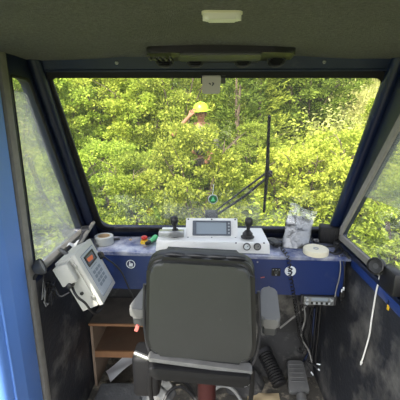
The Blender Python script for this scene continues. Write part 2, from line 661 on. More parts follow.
# round sticker with a pointing hand
M = fascia_m(130.8, 264)
d = MB().prism(circ(0, 0, .030, 28), 0, .0022, onm(M)).build('round_sticker', m_navyp, dash, label='round dark sticker with a white ring and hand')
MB().plate(circ(0, 0, .0285, 28), [circ(0, 0, .0235, 28)], .0022, .003, onm(M)).build('ring', m_tag, d)
mb = MB()
mb.prism(rpoly([(-.013, -.015), (.012, -.015), (.014, .002), (-.010, .003)], .003), .0022, .003, onm(M))
mb.prism(rpoly([(-.011, 0), (-.004, 0), (-.002, .017), (-.007, .018)], .002), .0022, .0031, onm(M))
for k in range(3):
    mb.prism(rpoly([(-.002 + k * .0055, 0), (.0025 + k * .0055, 0), (.0035 + k * .0055, .008 - k * .001), (-.001 + k * .0055, .008 - k * .001)], .001), .0022, .0032, onm(M))
mb.build('hand_print', m_tag, d)
# round sticker with an S-like mark
M = fascia_m(290.3, 271)
d = MB().prism(circ(0, 0, .033, 28), 0, .0022, onm(M)).build('round_sticker', m_tag, dash, label='round pale sticker with a dark S-shaped mark')
mb = MB()
pts = [V((.013, .013)), V((.004, .019)), V((-.008, .017)), V((-.012, .009)), V((-.004, .002)), V((.008, -.003)), V((.012, -.010)), V((.004, -.018)), V((-.008, -.018)), V((-.014, -.012))]
mb.tube([M @ V((p.x, p.y, .0025)) for p in smooth(pts)], .0032, 6)
mb.build('mark_print', m_navyp, d)
# switch plate
M = fascia_m(276, 272)
d = MB().prism(rpoly([(-.026, -.024), (.026, -.024), (.026, .024), (-.026, .024)], .005), 0, .006, onm(M), bev=.002).build('switch_plate', m_black, dash, label='small black switch plate with pale marks')
mb = MB()
mb.prism(circ(0, .002, .012, 18), .006, .014, onm(M))
mb.build('knob', m_dkgrey, d)
mb = MB()
for a in (-.017, 0, .017):
    MB().prism(rpoly([(a - .004, .016), (a + .004, .016), (a + .004, .019), (a - .004, .019)], .001), .006, .0068, onm(M)).build('printed_mark', m_label, d)
MB().prism(circ(0, -.016, .004, 10), .006, .0068, onm(M)).build('indicator_lamp', m_label, d)
mb.bm.free()
# small red mark, white dot
M = fascia_m(262.5, 277.5)
MB().prism(rpoly([(-.012, -.005), (.012, .0), (.013, .006), (-.011, .002)], .002), 0, .0012, onm(M)).build('red_sticker', m_pink, dash, label='torn red sticker')
M = fascia_m(257.5, 262)
MB().lathe([(0, .004), (.005, .003), (.006, 0)], M, 10).build('screw', m_metal, dash)

# ================================================================== WHITE CONSOLE
cons = thing('control_console', 'white steel console with two joysticks and gauges in the middle of the blue dashboard', 'control console', (0, 1.95, ZD))
cl, cr = -.315, .372
yb = 2.062


def cons_poly(x0, x1, m, name):
    f0, f1 = yf(x0) + .012, yf(x1) + .012
    h0 = .082
    mb = MB().poly([(x0, f0, ZD + .001), (x1, f1, ZD + .001), (x1 - .012, yb, ZD + .001), (x0 + .012, yb, ZD + .001),
                    (x0 + .006, f0 + .006, ZD + h0 - .012), (x1 - .006, f1 + .006, ZD + h0 - .012), (x1 - .018, yb, ZD + .088), (x0 + .018, yb, ZD + .088)],
                   [(0, 3, 2, 1), (4, 5, 6, 7), (0, 1, 5, 4), (1, 2, 6, 5), (2, 3, 7, 6), (3, 0, 4, 7)])
    bmesh.ops.bevel(mb.bm, geom=mb.bm.edges[:], offset=.006, segments=2, profile=.5, affect='EDGES')
    return mb.build(name, m, cons)


cons_poly(cl, cr, m_white, 'housing')


def console_front(px, py):
    p = at(px, py, Y=1.84)
    for _ in range(3):
        p = at(px, py, Y=yf(p.x) + .012)
    x = V((1, (YF_R - YF_L) / (XR - XL), 0)).normalized()
    return frame_m(p, x, V((0, 0, 1)), x.cross(V((0, 0, 1))))


for px in (246.8, 257.3):
    M = console_front(px, 246.5)
    g = MB().lathe([(0.022, -.002), (.022, .008), (.018, .010), (.017, .006), (0, .006)], M, 24).build('gauge', m_dkmetal, cons)
    MB().lathe([(.0165, .0062), (.0165, .0072), (0, .0072)], M, 24).build('dial', m_tag if px < 250 else m_greycable, g)
    mb = MB().tube([M @ V((0, 0, .009)), M @ V((.009, .009, .009))], .0015, 6)
    mb.build('needle', m_ink, g)
mb = MB()
for px in (236, 264):
    M = console_front(px, 243)
    MB().lathe([(0, .005), (.004, .004), (.005, -.001)], M, 10).build('screw', m_dkmetal, cons)
mb.bm.free()


def joystick(px, py, sgn):
    b = at(px, py, Z=ZD + .083)
    j = MB().lathe([(.040, 0), (.041, .006), (.033, .012), (.030, .020), (.031, .026), (.022, .036), (.018, .042)], Matrix.Translation(b), 20)
    j = j.build('joystick', m_black, cons)
    mb = MB()
    M = rotm(b, -4, 3 * sgn, 0)
    mb.lathe([(.011, .036), (.011, .062), (.018, .070), (.024, .086), (.025, .105), (.021, .118), (.012, .124), (0, .125)], M, 18)
    mb.build('grip', m_black, j)


joystick(175.3, 235.5, -1)
joystick(247.5, 237.3, 1)

# display panel standing on the console
a, b2 = at(186.5, 218, Y=1.975), at(237.5, 239, Y=1.905)
disp = thing('display_unit', 'white panel with a grey rectangular screen standing on the dashboard console', 'display', ((a.x + b2.x) / 2, 1.93, ZD + .09))
pw, ph = (b2.x - a.x) / 2 + .002, (V((0, a.y - b2.y, a.z - b2.z))).length / 2
ctr = V(((a.x + b2.x) / 2, (a.y + b2.y) / 2, (a.z + b2.z) / 2))
yy = V((0, a.y - b2.y, a.z - b2.z)).normalized()
zz = V((1, 0, 0)).cross(yy)
M = frame_m(ctr, V((1, 0, 0)), yy, zz)
MB().prism(rpoly([(-pw, -ph + .002), (pw, -ph + .002), (pw, ph), (-pw, ph)], .006), -.014, 0, onm(M), bev=.004).build('housing', m_white, disp)
sx, sy = .118, .047
bz = MB().plate(rpoly([(-sx, -sy), (sx, -sy), (sx, sy), (-sx, sy)], .004), [rpoly([(-sx + .022, -sy + .010), (sx - .028, -sy + .010), (sx - .028, sy - .010), (-sx + .022, sy - .010)], .003)], -.001, .009, onm(M)).build('bezel', m_bezel, disp)
MB().prism([(-sx + .02, -sy + .008), (sx - .026, -sy + .008), (sx - .026, sy - .008), (-sx + .02, sy - .008)], 0, .004, onm(M)).build('screen', m_screen, disp)
for k in range(4):
    MB().prism(circ(sx - .013, sy - .018 - k * .020, .0055, 12), .009, .012, onm(M)).build('button', m_label, bz)
for x in (-pw + .014, 0, pw - .014):
    for y in (-ph + .006, ph - .008):
        if x == 0 and y > 0 or x != 0 or y < 0:
            MB().lathe([(0, .004), (.005, .003), (.005, -.001)], M @ Matrix.Translation((x, y, 0)), 8).build('screw', m_dkmetal, disp)

# cloudy clear box in front of the left joystick
p0, p1 = at(159, 246, Y=1.885), at(184, 246, Y=1.885)
zt = ZD + .085
mb = MB()
mb.lohi((p0.x, 1.873, zt + .001), (p1.x, 1.93, zt + .034), bev=.004)
o = mb.build('plastic_box', g_box, loc=((p0.x + p1.x) / 2, 1.90, zt + .001))
tag(o, 'small cloudy clear plastic box on the console in front of the left joystick', 'box')

# ================================================================== things on the dash
# grey tape roll
p = at(104.3, 243.5, Z=ZD)
tr = thing('tape_roll', 'grey roll of tape lying flat on the left end of the dashboard', 'tape', p)
T = Matrix.Translation(p + V((0, 0, .001)))
MB().lathe([(.040, 0), (.058, 0), (.060, .002), (.060, .050), (.058, .052), (.040, .052), (.040, 0)], T, 32).build('tape', m_tape, tr)
MB().lathe([(.0395, 0), (.0395, .053), (.036, .053), (.036, 0), (.0395, 0)], T, 32).build('core', m_core, tr)
# emergency stop button
p = at(144.5, 243, Z=ZD)
es = thing('stop_button', 'red mushroom stop button with a yellow collar on the dashboard', 'button', p)
T = Matrix.Translation(p)
MB().lathe([(.026, .0005), (.026, .012), (.022, .022), (.012, .024), (0, .024)], T, 20).build('collar', m_yellow, es)
MB().lathe([(.010, .0245), (.010, .030), (.020, .032), (.021, .040), (.016, .047), (0, .049)], T, 20).build('mushroom_head', m_red, es)
# green torch
p = at(152, 243, Z=ZD)
tq = thing('torch', 'small green and black torch lying beside the red stop button', 'torch', p)
M = rotm(p + V((0, 0, .0205)), 0, 0, 0) @ frame_m((0, 0, 0), V((.30, .95, 0)).normalized(), V((-.95, .30, 0)).normalized(), V((0, 0, 1))) @ rotm((0, 0, 0), 0, 90, 0)
MB().lathe([(0, -.035), (.013, -.035), (.014, .02), (.019, .03), (.019, .055), (.016, .058), (0, .058)], M, 18).build('body', m_green, tq)
MB().lathe([(0, -.07), (.012, -.07), (.014, -.066), (.014, -.0355), (0, -.0355)], M, 18).build('tail_cap', m_black, tq)
# small scraps
p = at(116, 240, Z=ZD)
mb = MB().box((0, 0, .006), (.05, .022, .010), rotm(p, 0, 0, 20), bev=.003)
tag(mb.build('penknife', m_black, loc=p), 'small black folded knife beside the grey tape roll', 'knife')
p = at(130.5, 240, Z=ZD)
kk = thing('key', 'small brass key lying on the scuffed, sheen-painted blue dashboard top', 'key', p)
M = rotm(p + V((0, 0, .0015)), 0, 0, -75)
mb = MB().plate(circ(0, 0, .011, 16), [circ(.003, 0, .0035, 10)], 0, .0025, onm(M))
mb.build('bow', m_core, kk)
MB().prism([(-.010, -.003), (-.034, -.003), (-.034, .002), (-.028, .003), (-.024, .001), (-.020, .003), (-.010, .003)], .0002, .0024, onm(M)).build('blade', m_metal, kk)

# ---- silver foil bag with clear top
fa, fb = at(281, 247, Y=1.95), at(309, 247, Y=1.95)
ft = [at(288, 214.5, Y=2.0), at(313, 220, Y=2.0)]
bag = thing('foil_bag', 'crinkled silver foil bag with a clear plastic top standing at the dashboard right', 'bag', ((fa.x + fb.x) / 2, 1.96, ZD))
NX, NZ = 18, 18


def bagpt(s, t, side):
    a = V((fa.x, 1.95, ZD + .003)).lerp(V((fb.x, 1.95, ZD + .003)), s)
    bt = ft[0].lerp(ft[1], s)
    p = a.lerp(bt, t)
    th = .024 * math.sin(PI * min(1, max(0, s))) ** .5 * (1 - t) ** .6 + .004
    p = p + V((0, side * th, 0))
    p += noise.noise_vector(p * 22) * .010 * (0.3 + t * .7)
    p.z = max(p.z, ZD + .002)
    return p


def sheet(mb, fn, nx, nz):
    t = bmesh.new()
    g = [[t.verts.new(fn(i / nx, j / nz)) for i in range(nx + 1)] for j in range(nz + 1)]
    for j in range(nz):
        for i in range(nx):
            t.faces.new((g[j][i], g[j][i + 1], g[j + 1][i + 1], g[j + 1][i]))
    mb.merge(t)
    return mb


mb = MB()
sheet(mb, lambda s, t: bagpt(s, t, -1), NX, NZ)
sheet(mb, lambda s, t: bagpt(s, t, 1), NX, NZ)
mb.build('foil_body', m_foil, bag, angle=25)
c0, c1 = at(291, 203, Y=2.01), at(317, 212, Y=2.02)


def clearpt(s, t, side):
    a = bagpt(s, .80, side)
    b = c0.lerp(c1, s) + V((0, 0, .012 * math.sin(s * 7)))
    p = a.lerp(b, t) + V((0, side * .004, 0))
    return p + noise.noise_vector(p * 25 + V((3, 1, 5))) * .012 * t


mb = MB()
sheet(mb, lambda s, t: clearpt(s, t, -1), 14, 10)
sheet(mb, lambda s, t: clearpt(s, t, 1), 14, 10)
mb.build('clear_top', g_clear, bag, label='clear plastic upper part')
# crumpled foil foot of the bag at left
q0 = at(279, 249, Z=ZD)

# ---- black radio speaker box
p = at(329.5, 244, Z=ZD)
sp_ = thing('speaker_box', 'squat black box speaker standing in the right corner of the dashboard', 'speaker', (p.x, p.y + .03, ZD))
M = rotm((p.x, p.y + .035, ZD + .003), 0, 0, -12)
MB().box((0, 0, .055), (.115, .09, .108), M, bev=.008).build('case', m_rubber, sp_)
mb = MB().box((0, -.047, .055), (.095, .004, .088), M, bev=.001)
mb.build('grille', m_rubber, sp_)
for k in range(3):
    MB().tube([M @ V((-.03 + k * .03, -.0505, .02)), M @ V((-.03 + k * .03, -.0505, .09))], .0022, 6).build('grille_rib', m_black, sp_)

# ---- cream roll
p = at(315.5, 253.5, Z=ZD)
cr_ = thing('tape_reel', 'flat cream plastic reel lying on the right front edge of the dashboard', 'reel', p)
T = Matrix.Translation(p + V((0, 0, .0008)))
MB().lathe([(0, 0), (.070, 0), (.073, .003), (.073, .030), (.069, .034), (.058, .034), (.056, .031), (0, .031)], T, 36).build('reel_body', m_cream, cr_)
MB().lathe([(.016, .0312), (.016, .034), (.010, .034), (.010, .0312), (.016, .0312)], T, 20).build('hub', m_tape, cr_)

# ---- microphone and its coiled cord
p = at(274, 246, Z=ZD)
mic = thing('radio_microphone', 'black handheld radio microphone lying on the dashboard with a coiled cord', 'microphone', p)
d = (at(284, 250, Z=ZD) - at(267, 240, Z=ZD)).normalized()
M = frame_m(p + V((0, 0, .022)), d, V((-d.y, d.x, 0)), V((0, 0, 1)))
MB().box((0, 0, 0), (.095, .048, .032), M, bev=.010, seg=3).build('case', m_black, mic)
MB().box((0, -.026, 0), (.045, .008, .016), M, bev=.003).build('talk_key', m_dkgrey, mic)
path = [M @ V((.045, 0, 0)), at(287, 254, Y=1.80), at(289, 262, Y=1.792), at(290, 274, Y=1.79), at(292, 285, Y=1.79), at(294, 296, Y=1.80), at(296, 308, Y=1.84), at(298, 322, Y=1.90), at(301, 334, Y=1.95)]
path = smooth(path, 3)


def coil(path, R, pitch, start=0.):
    out = []
    L = 0
    up = V((1, 0, 0))
    res = []
    for a, b in zip(path, path[1:]):
        n = max(1, int((b - a).length / .0012))
        for k in range(n):
            res.append(a.lerp(b, k / n))
    for i, p in enumerate(res):
        dd = (res[min(i + 1, len(res) - 1)] - res[max(0, i - 1)]).normalized()
        up = (up - dd * up.dot(dd)).normalized()
        sd = dd.cross(up)
        L += (p - res[i - 1]).length if i else 0
        ph = 2 * PI * L / pitch
        amp = min(1, max(0, (L - start) / .03))
        out.append(p + (up * math.cos(ph) + sd * math.sin(ph)) * R * amp)
    return out


mb = MB().tube(coil(path, .0095, .026, .03), .0030, 5)
mb.build('coiled_cord', m_cable, mic)

# ---- loose cables at the back right of the dash
random.seed(3)


def wire(name, pts, r, m, label, cat='cable', group=None, it=3):
    pts = [V(q) for q in pts]
    o = MB().tube(smooth(pts, it), r, 6).build(name, m, loc=pts[0])
    return tag(o, label, cat, group)


for k, (pxs, m, lab) in enumerate([
    ([(263, 236), (270, 231), (276, 236), (283, 233)], m_cable, 'black cable loop behind the silver foil bag, nearest the console'),
    ([(264, 239), (272, 236), (279, 241), (287, 236)], m_greycable, 'grey cable kinked on the dashboard left of the silver foil bag'),
    ([(312, 240), (322, 247), (335, 246), (343, 250)], m_cable, 'black cable curling in front of the black speaker box'),
    ([(334, 253), (338, 247), (344, 244), (340, 239)], m_cable, 'black cable looped right of the cream reel'),
    ([(309, 236), (315, 240), (316, 236), (318, 241)], m_greycable, 'pale grey cable beside the foil bag and speaker box'),
]):
    pts = [at(x, y, Z=ZD + .008 + .012 * (i % 2)) for i, (x, y) in enumerate(pxs)]
    for q in pts:
        q.x = min(q.x, XR - .02)
        q.y = min(q.y, 2.06)
    wire('cable', pts, .006, m, lab)
for pxs, r_, lab in [
    ([(336, 250), (341, 244), (346, 250), (349, 258)], .008, 'thick black cable bent over the right front corner of the dashboard'),
    ([(330, 252), (337, 255), (343, 251), (347, 246)], .006, 'black cable lying along the right front edge of the dashboard'),
    ([(305, 240), (309, 236), (314, 239), (311, 243)], .005, 'short black cable loop between the foil bag and the cream reel'),
]:
    pts = [at(x, y, Z=ZD + .012 + .010 * (i % 2)) for i, (x, y) in enumerate(pxs)]
    for q in pts:
        q.x = min(q.x, XR - .02)
    wire('cable', pts, r_, m_cable, lab)
# clamp / plug lumps at the right corner
p = at(341, 247, Z=ZD)
mb = MB().box((0, 0, .018), (.05, .04, .034), rotm((p.x - .02, p.y, ZD), 0, 0, 25), bev=.006)
tag(mb.build('plug', m_black, loc=(p.x, p.y, ZD)), 'black cable plug at the right end of the dashboard top', 'plug')

# wires that drop over the fascia at the right
for pxs, m, lab in [
    ([(341, 257), (341, 268), (339, 280), (336, 290), (335, 297)], m_greycable, 'pale blue-grey wire hanging down the right end of the blue fascia'),
    ([(344, 257), (345, 270), (344, 284), (342, 300), (341, 303)], m_cable, 'black wire hanging down the right end of the blue fascia'),
]:
    pts = [at(x, y, Y=1.79) for x, y in pxs]
    pts[0] = V((pts[0].x, 1.815, ZD + .006))
    wire('wire', pts, .0035, m, lab)
for px, py, lab in [(341.5, 293, 'left'), (347.5, 291, 'right')]:
    q = at(px, py, Y=1.785)
    c = thing('connector', '%s of two small black connectors with white tips at the fascia right end' % ('upper' if lab == 'right' else 'lower'), 'connector', q, 'wire connectors')
    q.x = min(q.x, XR - .035)
    MB().box((0, 0, -.018), (.016, .016, .05), Matrix.Translation(q), bev=.003).build('shell', m_black, c)
    MB().box((0, 0, .014), (.009, .009, .022), Matrix.Translation(q), bev=.002).build('tip', m_tag, c)

# ================================================================== RADIO under the dash
p = at(318.5, 300.5, Y=1.80)
rad = thing('radio', 'grey faced car radio slung under the right of the dashboard', 'radio', p)
M = frame_m(p, V((1, -.04, 0)).normalized(), V((0, .0, 1)), V((-.04, -1, 0)).normalized())
w, h = .090, .028
MB().prism(rpoly([(-w, -h), (w, -h), (w, h), (-w, h)], .003), -.14, 0, onm(M), bev=.002).build('chassis', m_dkmetal, rad)
fp = MB().prism(rpoly([(-w + .002, -h + .002), (w - .002, -h + .002), (w - .002, h - .002), (-w + .002, h - .002)], .005), .0, .008, onm(M), bev=.002).build('faceplate', mat('brushed_grey_face', (.25, .26, .26), .35, .5), rad)
MB().prism(rpoly([(-.045, .002), (.052, .002), (.052, .021), (-.045, .021)], .003), .008, .0095, onm(M)).build('display_strip', m_screen, fp)
for x, y in ((-w + .020, .012), (-w + .020, -.014), (w - .018, .012)):
    MB().lathe([(.010, .008), (.009, .018), (0, .018)], M @ Matrix.Translation((x, y, 0)), 14).build('knob', m_label, fp)
for k in range(8):
    MB().prism(rpoly([(-.046 + k * .0145, -.020), (-.035 + k * .0145, -.020), (-.035 + k * .0145, -.006), (-.046 + k * .0145, -.006)], .003), .008, .011, onm(M)).build('button', m_black if k % 2 == 0 else m_label, fp)
for sx_ in (-1, 1):
    MB().prism([(-.006, -.03), (.006, -.03), (.006, .030), (-.006, .030)], -.08, -.0, onm(M @ Matrix.Translation((sx_ * (w + .008), 0, 0)))).build('bracket', m_dkmetal, rad)

# ================================================================== LEFT CONTROL BOX
A = at(75, 255, Y=1.45)
u = V((.42, 0, -.907)).normalized()      # down the lid
v = V((0, 1, 0))
n = V((.907, 0, .42))                    # lid normal, towards the operator
Lu, Lv, Dp = .282, .215, .118
M = frame_m(A, u, v, n)
enc = thing('control_box', 'pale grey electrical enclosure tilted on the left sill, with a small display and a keypad', 'control box', A + u * Lu - n * Dp * .5)
MB().lohi((0, 0, -Dp), (Lu, Lv, -.026), M, bev=.006).build('case', m_lgrey, enc)
lid = MB().lohi((-.004, -.004, -.024), (Lu + .004, Lv + .004, 0), M, bev=.006).build('lid', m_lgrey, enc)
MB().prism(rpoly([(.026, .030), (Lu - .022, .030), (Lu - .022, Lv - .022), (.026, Lv - .022)], .006), 0, .0016, onm(M)).build('label_panel', mat('blue_grey_border', (.12, .15, .22), .5), lid)
pn = MB().prism(rpoly([(.029, .033), (Lu - .025, .033), (Lu - .025, Lv - .025), (.029, Lv - .025)], .005), .0016, .0026, onm(M)).build('label_face', m_label, lid)
MB().plate(rpoly([(.040, .050), (.098, .050), (.098, .165), (.040, .165)], .004), [rpoly([(.048, .060), (.090, .060), (.090, .155), (.048, .155)], .002)], .0026, .007, onm(M)).build('display_bezel', m_black, pn)
MB().prism([(.047, .059), (.091, .059), (.091, .156), (.047, .156)], .0026, .004, onm(M)).build('display', m_bezel, pn)
MB().prism(rpoly([(.056, .066), (.078, .070), (.084, .125), (.064, .140)], .006), .004, .0046, onm(M)).build('lit_digits', m_orange, pn)
mb = MB()
for k in range(6):
    mb.prism([(.108, .060 + k * .014), (.113, .060 + k * .014), (.113, .070 + k * .014), (.108, .070 + k * .014)], .0026, .0032, onm(M))
mb.build('caption_line', m_inkgrey, pn)
for i in range(4):
    for j in range(3):
        a0, b0 = .128 + i * .024, .058 + j * .036
        MB().prism(rpoly([(a0, b0), (a0 + .016, b0), (a0 + .016, b0 + .026), (a0, b0 + .026)], .002), .0026, .005, onm(M)).build('key', m_inkgrey, pn)
# knob on the far lid edge
MB().lathe([(.022, 0), (.022, .012), (.016, .018), (0, .019)], M @ Matrix.Translation((.105, Lv - .004, 0)), 18).build('knob', m_black, lid)
# hinges on the near side
for a0 in (.05, Lu - .05):
    MB().box((a0, -.006, -.026), (.022, .010, .020), M, bev=.003).build('hinge', m_metal, enc)
# side junction box on the near face
jb = MB().lohi((.012, -.045, -Dp + .006), (.112, -.0005, -.036), M, bev=.004).build('junction_box', m_lgrey, enc)
MB().lathe([(.018, 0), (.018, .010), (.013, .012), (.013, .030), (.009, .032), (0, .032)], M @ Matrix.Translation((.115, -.03, -.075)) @ rotm((0, 0, 0), 90, 0, 0), 16).build('cable_gland', m_black, jb)
MB().lathe([(.009, 0), (.009, .006), (.005, .008), (0, .008)], M @ Matrix.Translation((.19, -.0005, -.07)) @ rotm((0, 0, 0), 90, 0, 0), 14).build('plug', m_black, enc)
cab = [M @ V((.13, -.035, -.075)), M @ V((.17, -.07, -.06)), M @ V((.22, -.05, -.05)), M @ V((.27, -.03, -.06)), M @ V((.32, 0, -.07)), M @ V((.33, .06, -.05)), M @ V((.28, .10, -.03))]
MB().tube(smooth(cab), .006, 8).build('cable', m_cable, enc)
g0 = M @ V((.14, -.06, -.085))
cb2 = [g0, g0 + V((-.04, -.02, -.02)), g0 + V((-.06, -.01, .03)), V((XL + .03, 1.44, 1.08)), V((XL + .02, 1.42, 1.00)), V((XL + .03, 1.45, .97)), V((XL + .06, 1.46, 1.03)), V((XL + .03, 1.41, 1.06))]
MB().tube(smooth(cb2), .005, 8).build('cable', m_cable, enc)
MB().tube(smooth([M @ V((.105, Lv + .012, .0)), at(120, 268, Y=1.72), at(127, 284, Y=1.72), at(134, 300, Y=1.72), at(141, 312, Y=1.74)], 3), .0045, 8).build('cable', m_cable, enc)
# mounting arm to the sill
b0 = at(77, 251, Y=1.62)
mb = MB()
mb.tube([V((XL + .02, 1.62, 1.16)), A + v * .1 - n * .09 + u * .01], .012, 10)
mb.tube([V((XL + .02, 2.0, 1.16)), A + v * .2 - n * .09 + u * .02], .012, 10)
mb.build('mounting_arm', m_dkmetal, enc)
# grab bar along the left sill
gb = [at(79, 245, Y=1.71), at(84, 237, Y=1.84), at(93.5, 222.5, Y=2.02)]
tag(MB().tube(smooth(gb, 1), .012, 10).build('grab_bar', m_greyrub, loc=gb[0]), 'grey rod rising along the left sill behind the control box', 'rod')
# dark clips & rags on sill
p = at(85, 245, Y=1.80)
mb = MB().box((0, 0, 0), (.05, .07, .03), rotm((XL + .040, 1.93, 1.167), 0, 0, 20), bev=.008)
tag(mb.build('bracket', m_dkmetal, loc=(XL + .040, 1.93, 1.15)), 'small dark metal bracket on the left window sill', 'bracket')
# paper scrap on the sill
mb = MB()
sheet(mb, lambda s, t: V((XL + .025 + .05 * s, 1.68 + .08 * t, 1.152 + .012 * math.sin(5 * s + 4 * t))), 6, 6)
tag(mb.build('receipt', m_paper, loc=(XL + .05, 1.6, 1.152)), 'crumpled scrap of white paper on the left sill behind the control box', 'paper')
# round lamp at the rear end of the left sill
p = at(40, 267, X=XL + .04)
fl = thing('work_lamp', 'round dark grey lamp on a bracket at the rear of the left sill', 'lamp', p)
M = rotm(p, 0, 70, 20)
MB().lathe([(0, -.03), (.020, -.028), (.036, -.005), (.038, .012), (.033, .016), (.030, .010), (0, .008)], M, 22).build('lamp_shell', m_dkgrey, fl)
MB().lathe([(.029, .0102), (0, .013)], M, 22).build('lens', m_greycable, fl)
MB().tube([p + V((-.01, 0, -.02)), V((XL + .004, p.y, p.z - .06))], .008, 8).build('bracket', m_black, fl)
# tangle of thin wires below the lamp
random.seed(11)
pts = [V((XL + .03, 1.40, 1.13))]
for k in range(22):
    t = k / 21
    pts.append(V((XL + .03 + .035 * random.random() + .03 * t, 1.345 + .075 * random.random(), 1.11 - .16 * random.random())))
wire('wire_bundle', pts, .0026, m_cable, 'tangle of thin black wire hanging below the left sill', 'wire', it=2)
pts = [V((XL + .02, 1.42, 1.10))]
for k in range(9):
    pts.append(V((XL + .02 + .04 * random.random(), 1.36 + .07 * random.random(), 1.10 - .13 * random.random())))
wire('wire_bundle', pts, .0025, m_greycable, 'thin grey wire looped among the black tangle below the left sill', 'wire', it=2)

# ================================================================== SEAT
SC = V((-.030, 1.262, 0))
seat = thing('operator_seat', 'grey-black vinyl operator seat seen from behind, on a pedestal', 'seat', (SC.x, 1.45, 0))
MS = rotm(V((SC.x, SC.y, .755)), 7, .6, -5)   # local: x right, y forward, z up; origin at the backrest's foot


def xz(M):
    return lambda a, b, c: M @ V((a, c, b))


outl = [(-.225, .03), (.225, .03), (.243, .14), (.212, .555), (-.212, .555), (-.243, .14)]
bk = MB().prism(rpoly(outl, [.06, .06, .12, .075, .075, .12], 7), .0, .085, xz(MS), bev=.03, seg=4).build('backrest', m_black, seat)
inn = [(-.205, .055), (.205, .055), (.224, .15), (.195, .537), (-.195, .537), (-.224, .15)]
mb = MB().prism(rpoly(inn, [.045, .045, .11, .06, .06, .11], 7), -.016, .02, xz(MS), bev=.013, seg=4)
mb.build('back_panel', m_vinyl, bk, label='smooth grey vinyl rear panel')
rim = rpoly(outl, [.06, .06, .12, .075, .075, .12], 7)
mb = MB().tube([MS @ V((p.x * .965, .012, .29 + (p.y - .29) * .97)) for p in rim], .0085, 8, closed=True)
mb.build('piping', m_black, bk)
# folds of the cover gathered along the top
mb = MB()
for k, x0 in enumerate((-.14, -.05, .03, .10)):
    mb.tube(smooth([MS @ V((x0, .02, .556)), MS @ V((x0 + .03, .012, .566)), MS @ V((x0 + .07, .02, .558))], 2), [.004] + [.008] * 8 + [.004], 8) if False else mb.tube(smooth([MS @ V((x0, .025, .552)), MS @ V((x0 + .035, .015, .562)), MS @ V((x0 + .075, .025, .552))], 2), .008, 8)
mb.build('gathered_cover', m_black, bk)
# lip along the foot of the backrest, caught skylight painted as pale grey
mb = MB().prism(rpoly([(-.236, .026), (.232, .000), (.232, .022), (-.236, .048)], .010), -.024, .02, xz(MS), bev=.008, seg=3)
mb.build('foot_lip', mat('lit_grey_vinyl', (.17, .17, .165), .3, var=.35, scale=20), bk, label='grey lip along the foot of the backrest, painted pale for caught skylight')
mb = MB().prism(rpoly([(-.215, -.055), (.21, -.055), (.235, .010), (-.235, .010)], .02), -.045, .09, xz(MS), bev=.012, seg=3)
mb.build('recliner_cover', m_rubber, seat)
# metal side brackets
for sx_ in (-1, 1):
    mb = MB()
    pth = [(.238, .40), (.25, .28), (.255, .14), (.245, .04), (.22, -.03)]
    pth = smooth([MS @ V((sx_ * a, .03, b)) for a, b in pth], 2)
    mb.tube(pth, .007, 8)
    mb.build('side_rail', m_dkmetal, seat)
# lever at the left foot
mb = MB().tube([MS @ V((-.235, -.01, .03)), MS @ V((-.30, -.0, .045))], .011, 10)
mb.build('recline_lever', m_metal, seat)
# seat cushion beyond the backrest
mb = MB().box((0, .33, -.03), (.49, .46, .13), rotm(V((SC.x, SC.y, .755)), 3, 0, -5), bev=.045, seg=4)
mb.build('cushion', m_vinyl, seat)
mb = MB().box((-.005, .30, -.13), (.44, .44, .06), rotm(V((SC.x, SC.y, .755)), 0, 0, -5), bev=.012)
mb.build('seat_pan', m_dkmetal, seat)


# armrests
def armrest(near, far, wn, wf_, zt, name_l):
    a, b = V(near), V(far)
    d = (b - a)
    L = d.length
    d.normalize()
    x = d.cross(V((0, 0, 1))).normalized()
    z = x.cross(d)
    M = frame_m(a, x, d, z)
    ol = rpoly([(-wn / 2, 0), (wn / 2, 0), (wf_ / 2, L), (-wf_ / 2, L)], [.02, .02, .04, .04], 6)
    ar = MB().prism(ol, -.052, 0, onm(M), bev=.014, seg=4).build('armrest', m_grey, seat)
    MB().prism(rpoly([(-wn * .36, .012), (wn * .36, .012), (wn * .36, L * .7), (-wn * .36, L * .7)], .012), -.10, -.05, onm(M), bev=.008).build('arm_bracket', m_dkgrey, ar)


armrest((.287, 1.325, .955), (.322, 1.58, .985), .090, .080, 0, 'right')
armrest((-.322, 1.33, .995), (-.275, 1.60, 1.02), .085, .05, 0, 'left')
MB().box((0, 0, 0), (.018, .012, .034), rotm(at(137, 328, Y=1.31), 0, 20, 0), bev=.004).build('belt_buckle', m_pink, seat, label='faded red belt buckle button')
# suspension & pedestal
mb = MB().box((.02, .30, -.20), (.17, .17, .09), rotm(V((SC.x, SC.y, .755)), 0, 0, -5), bev=.02)
mb.build('suspension_bellows', m_rubber, seat)
pc = V((SC.x + .03, 1.50, 0))
mb = MB().lathe([(.05, .001), (.05, .50)], Matrix.Translation(pc), 22)
mb.build('pedestal_post', m_stack, seat, label='dark red pedestal post')
mb = MB().lathe([(0, .001), (.15, .001), (.15, .02), (.06, .03), (.06, .06), (.05, .06)], Matrix.Translation(pc), 26)
mb.build('pedestal_foot', m_dkmetal, seat)
# hanging side box left of the seat
mb = MB().lohi((-.40, 1.47, .36), (-.255, 1.62, .62), bev=.03, seg=3)
mb.build('side_box', m_rubber, seat)
for sx_, x in ((-1, -.235), (1, .235)):
    MB().tube(smooth([MS @ V((x, .02, -.01)), V((x + SC.x + sx_ * .02, 1.36, .50)), V((x + SC.x, 1.40, .36))], 2), .012, 8).build('belt_strap', m_rubber, seat)

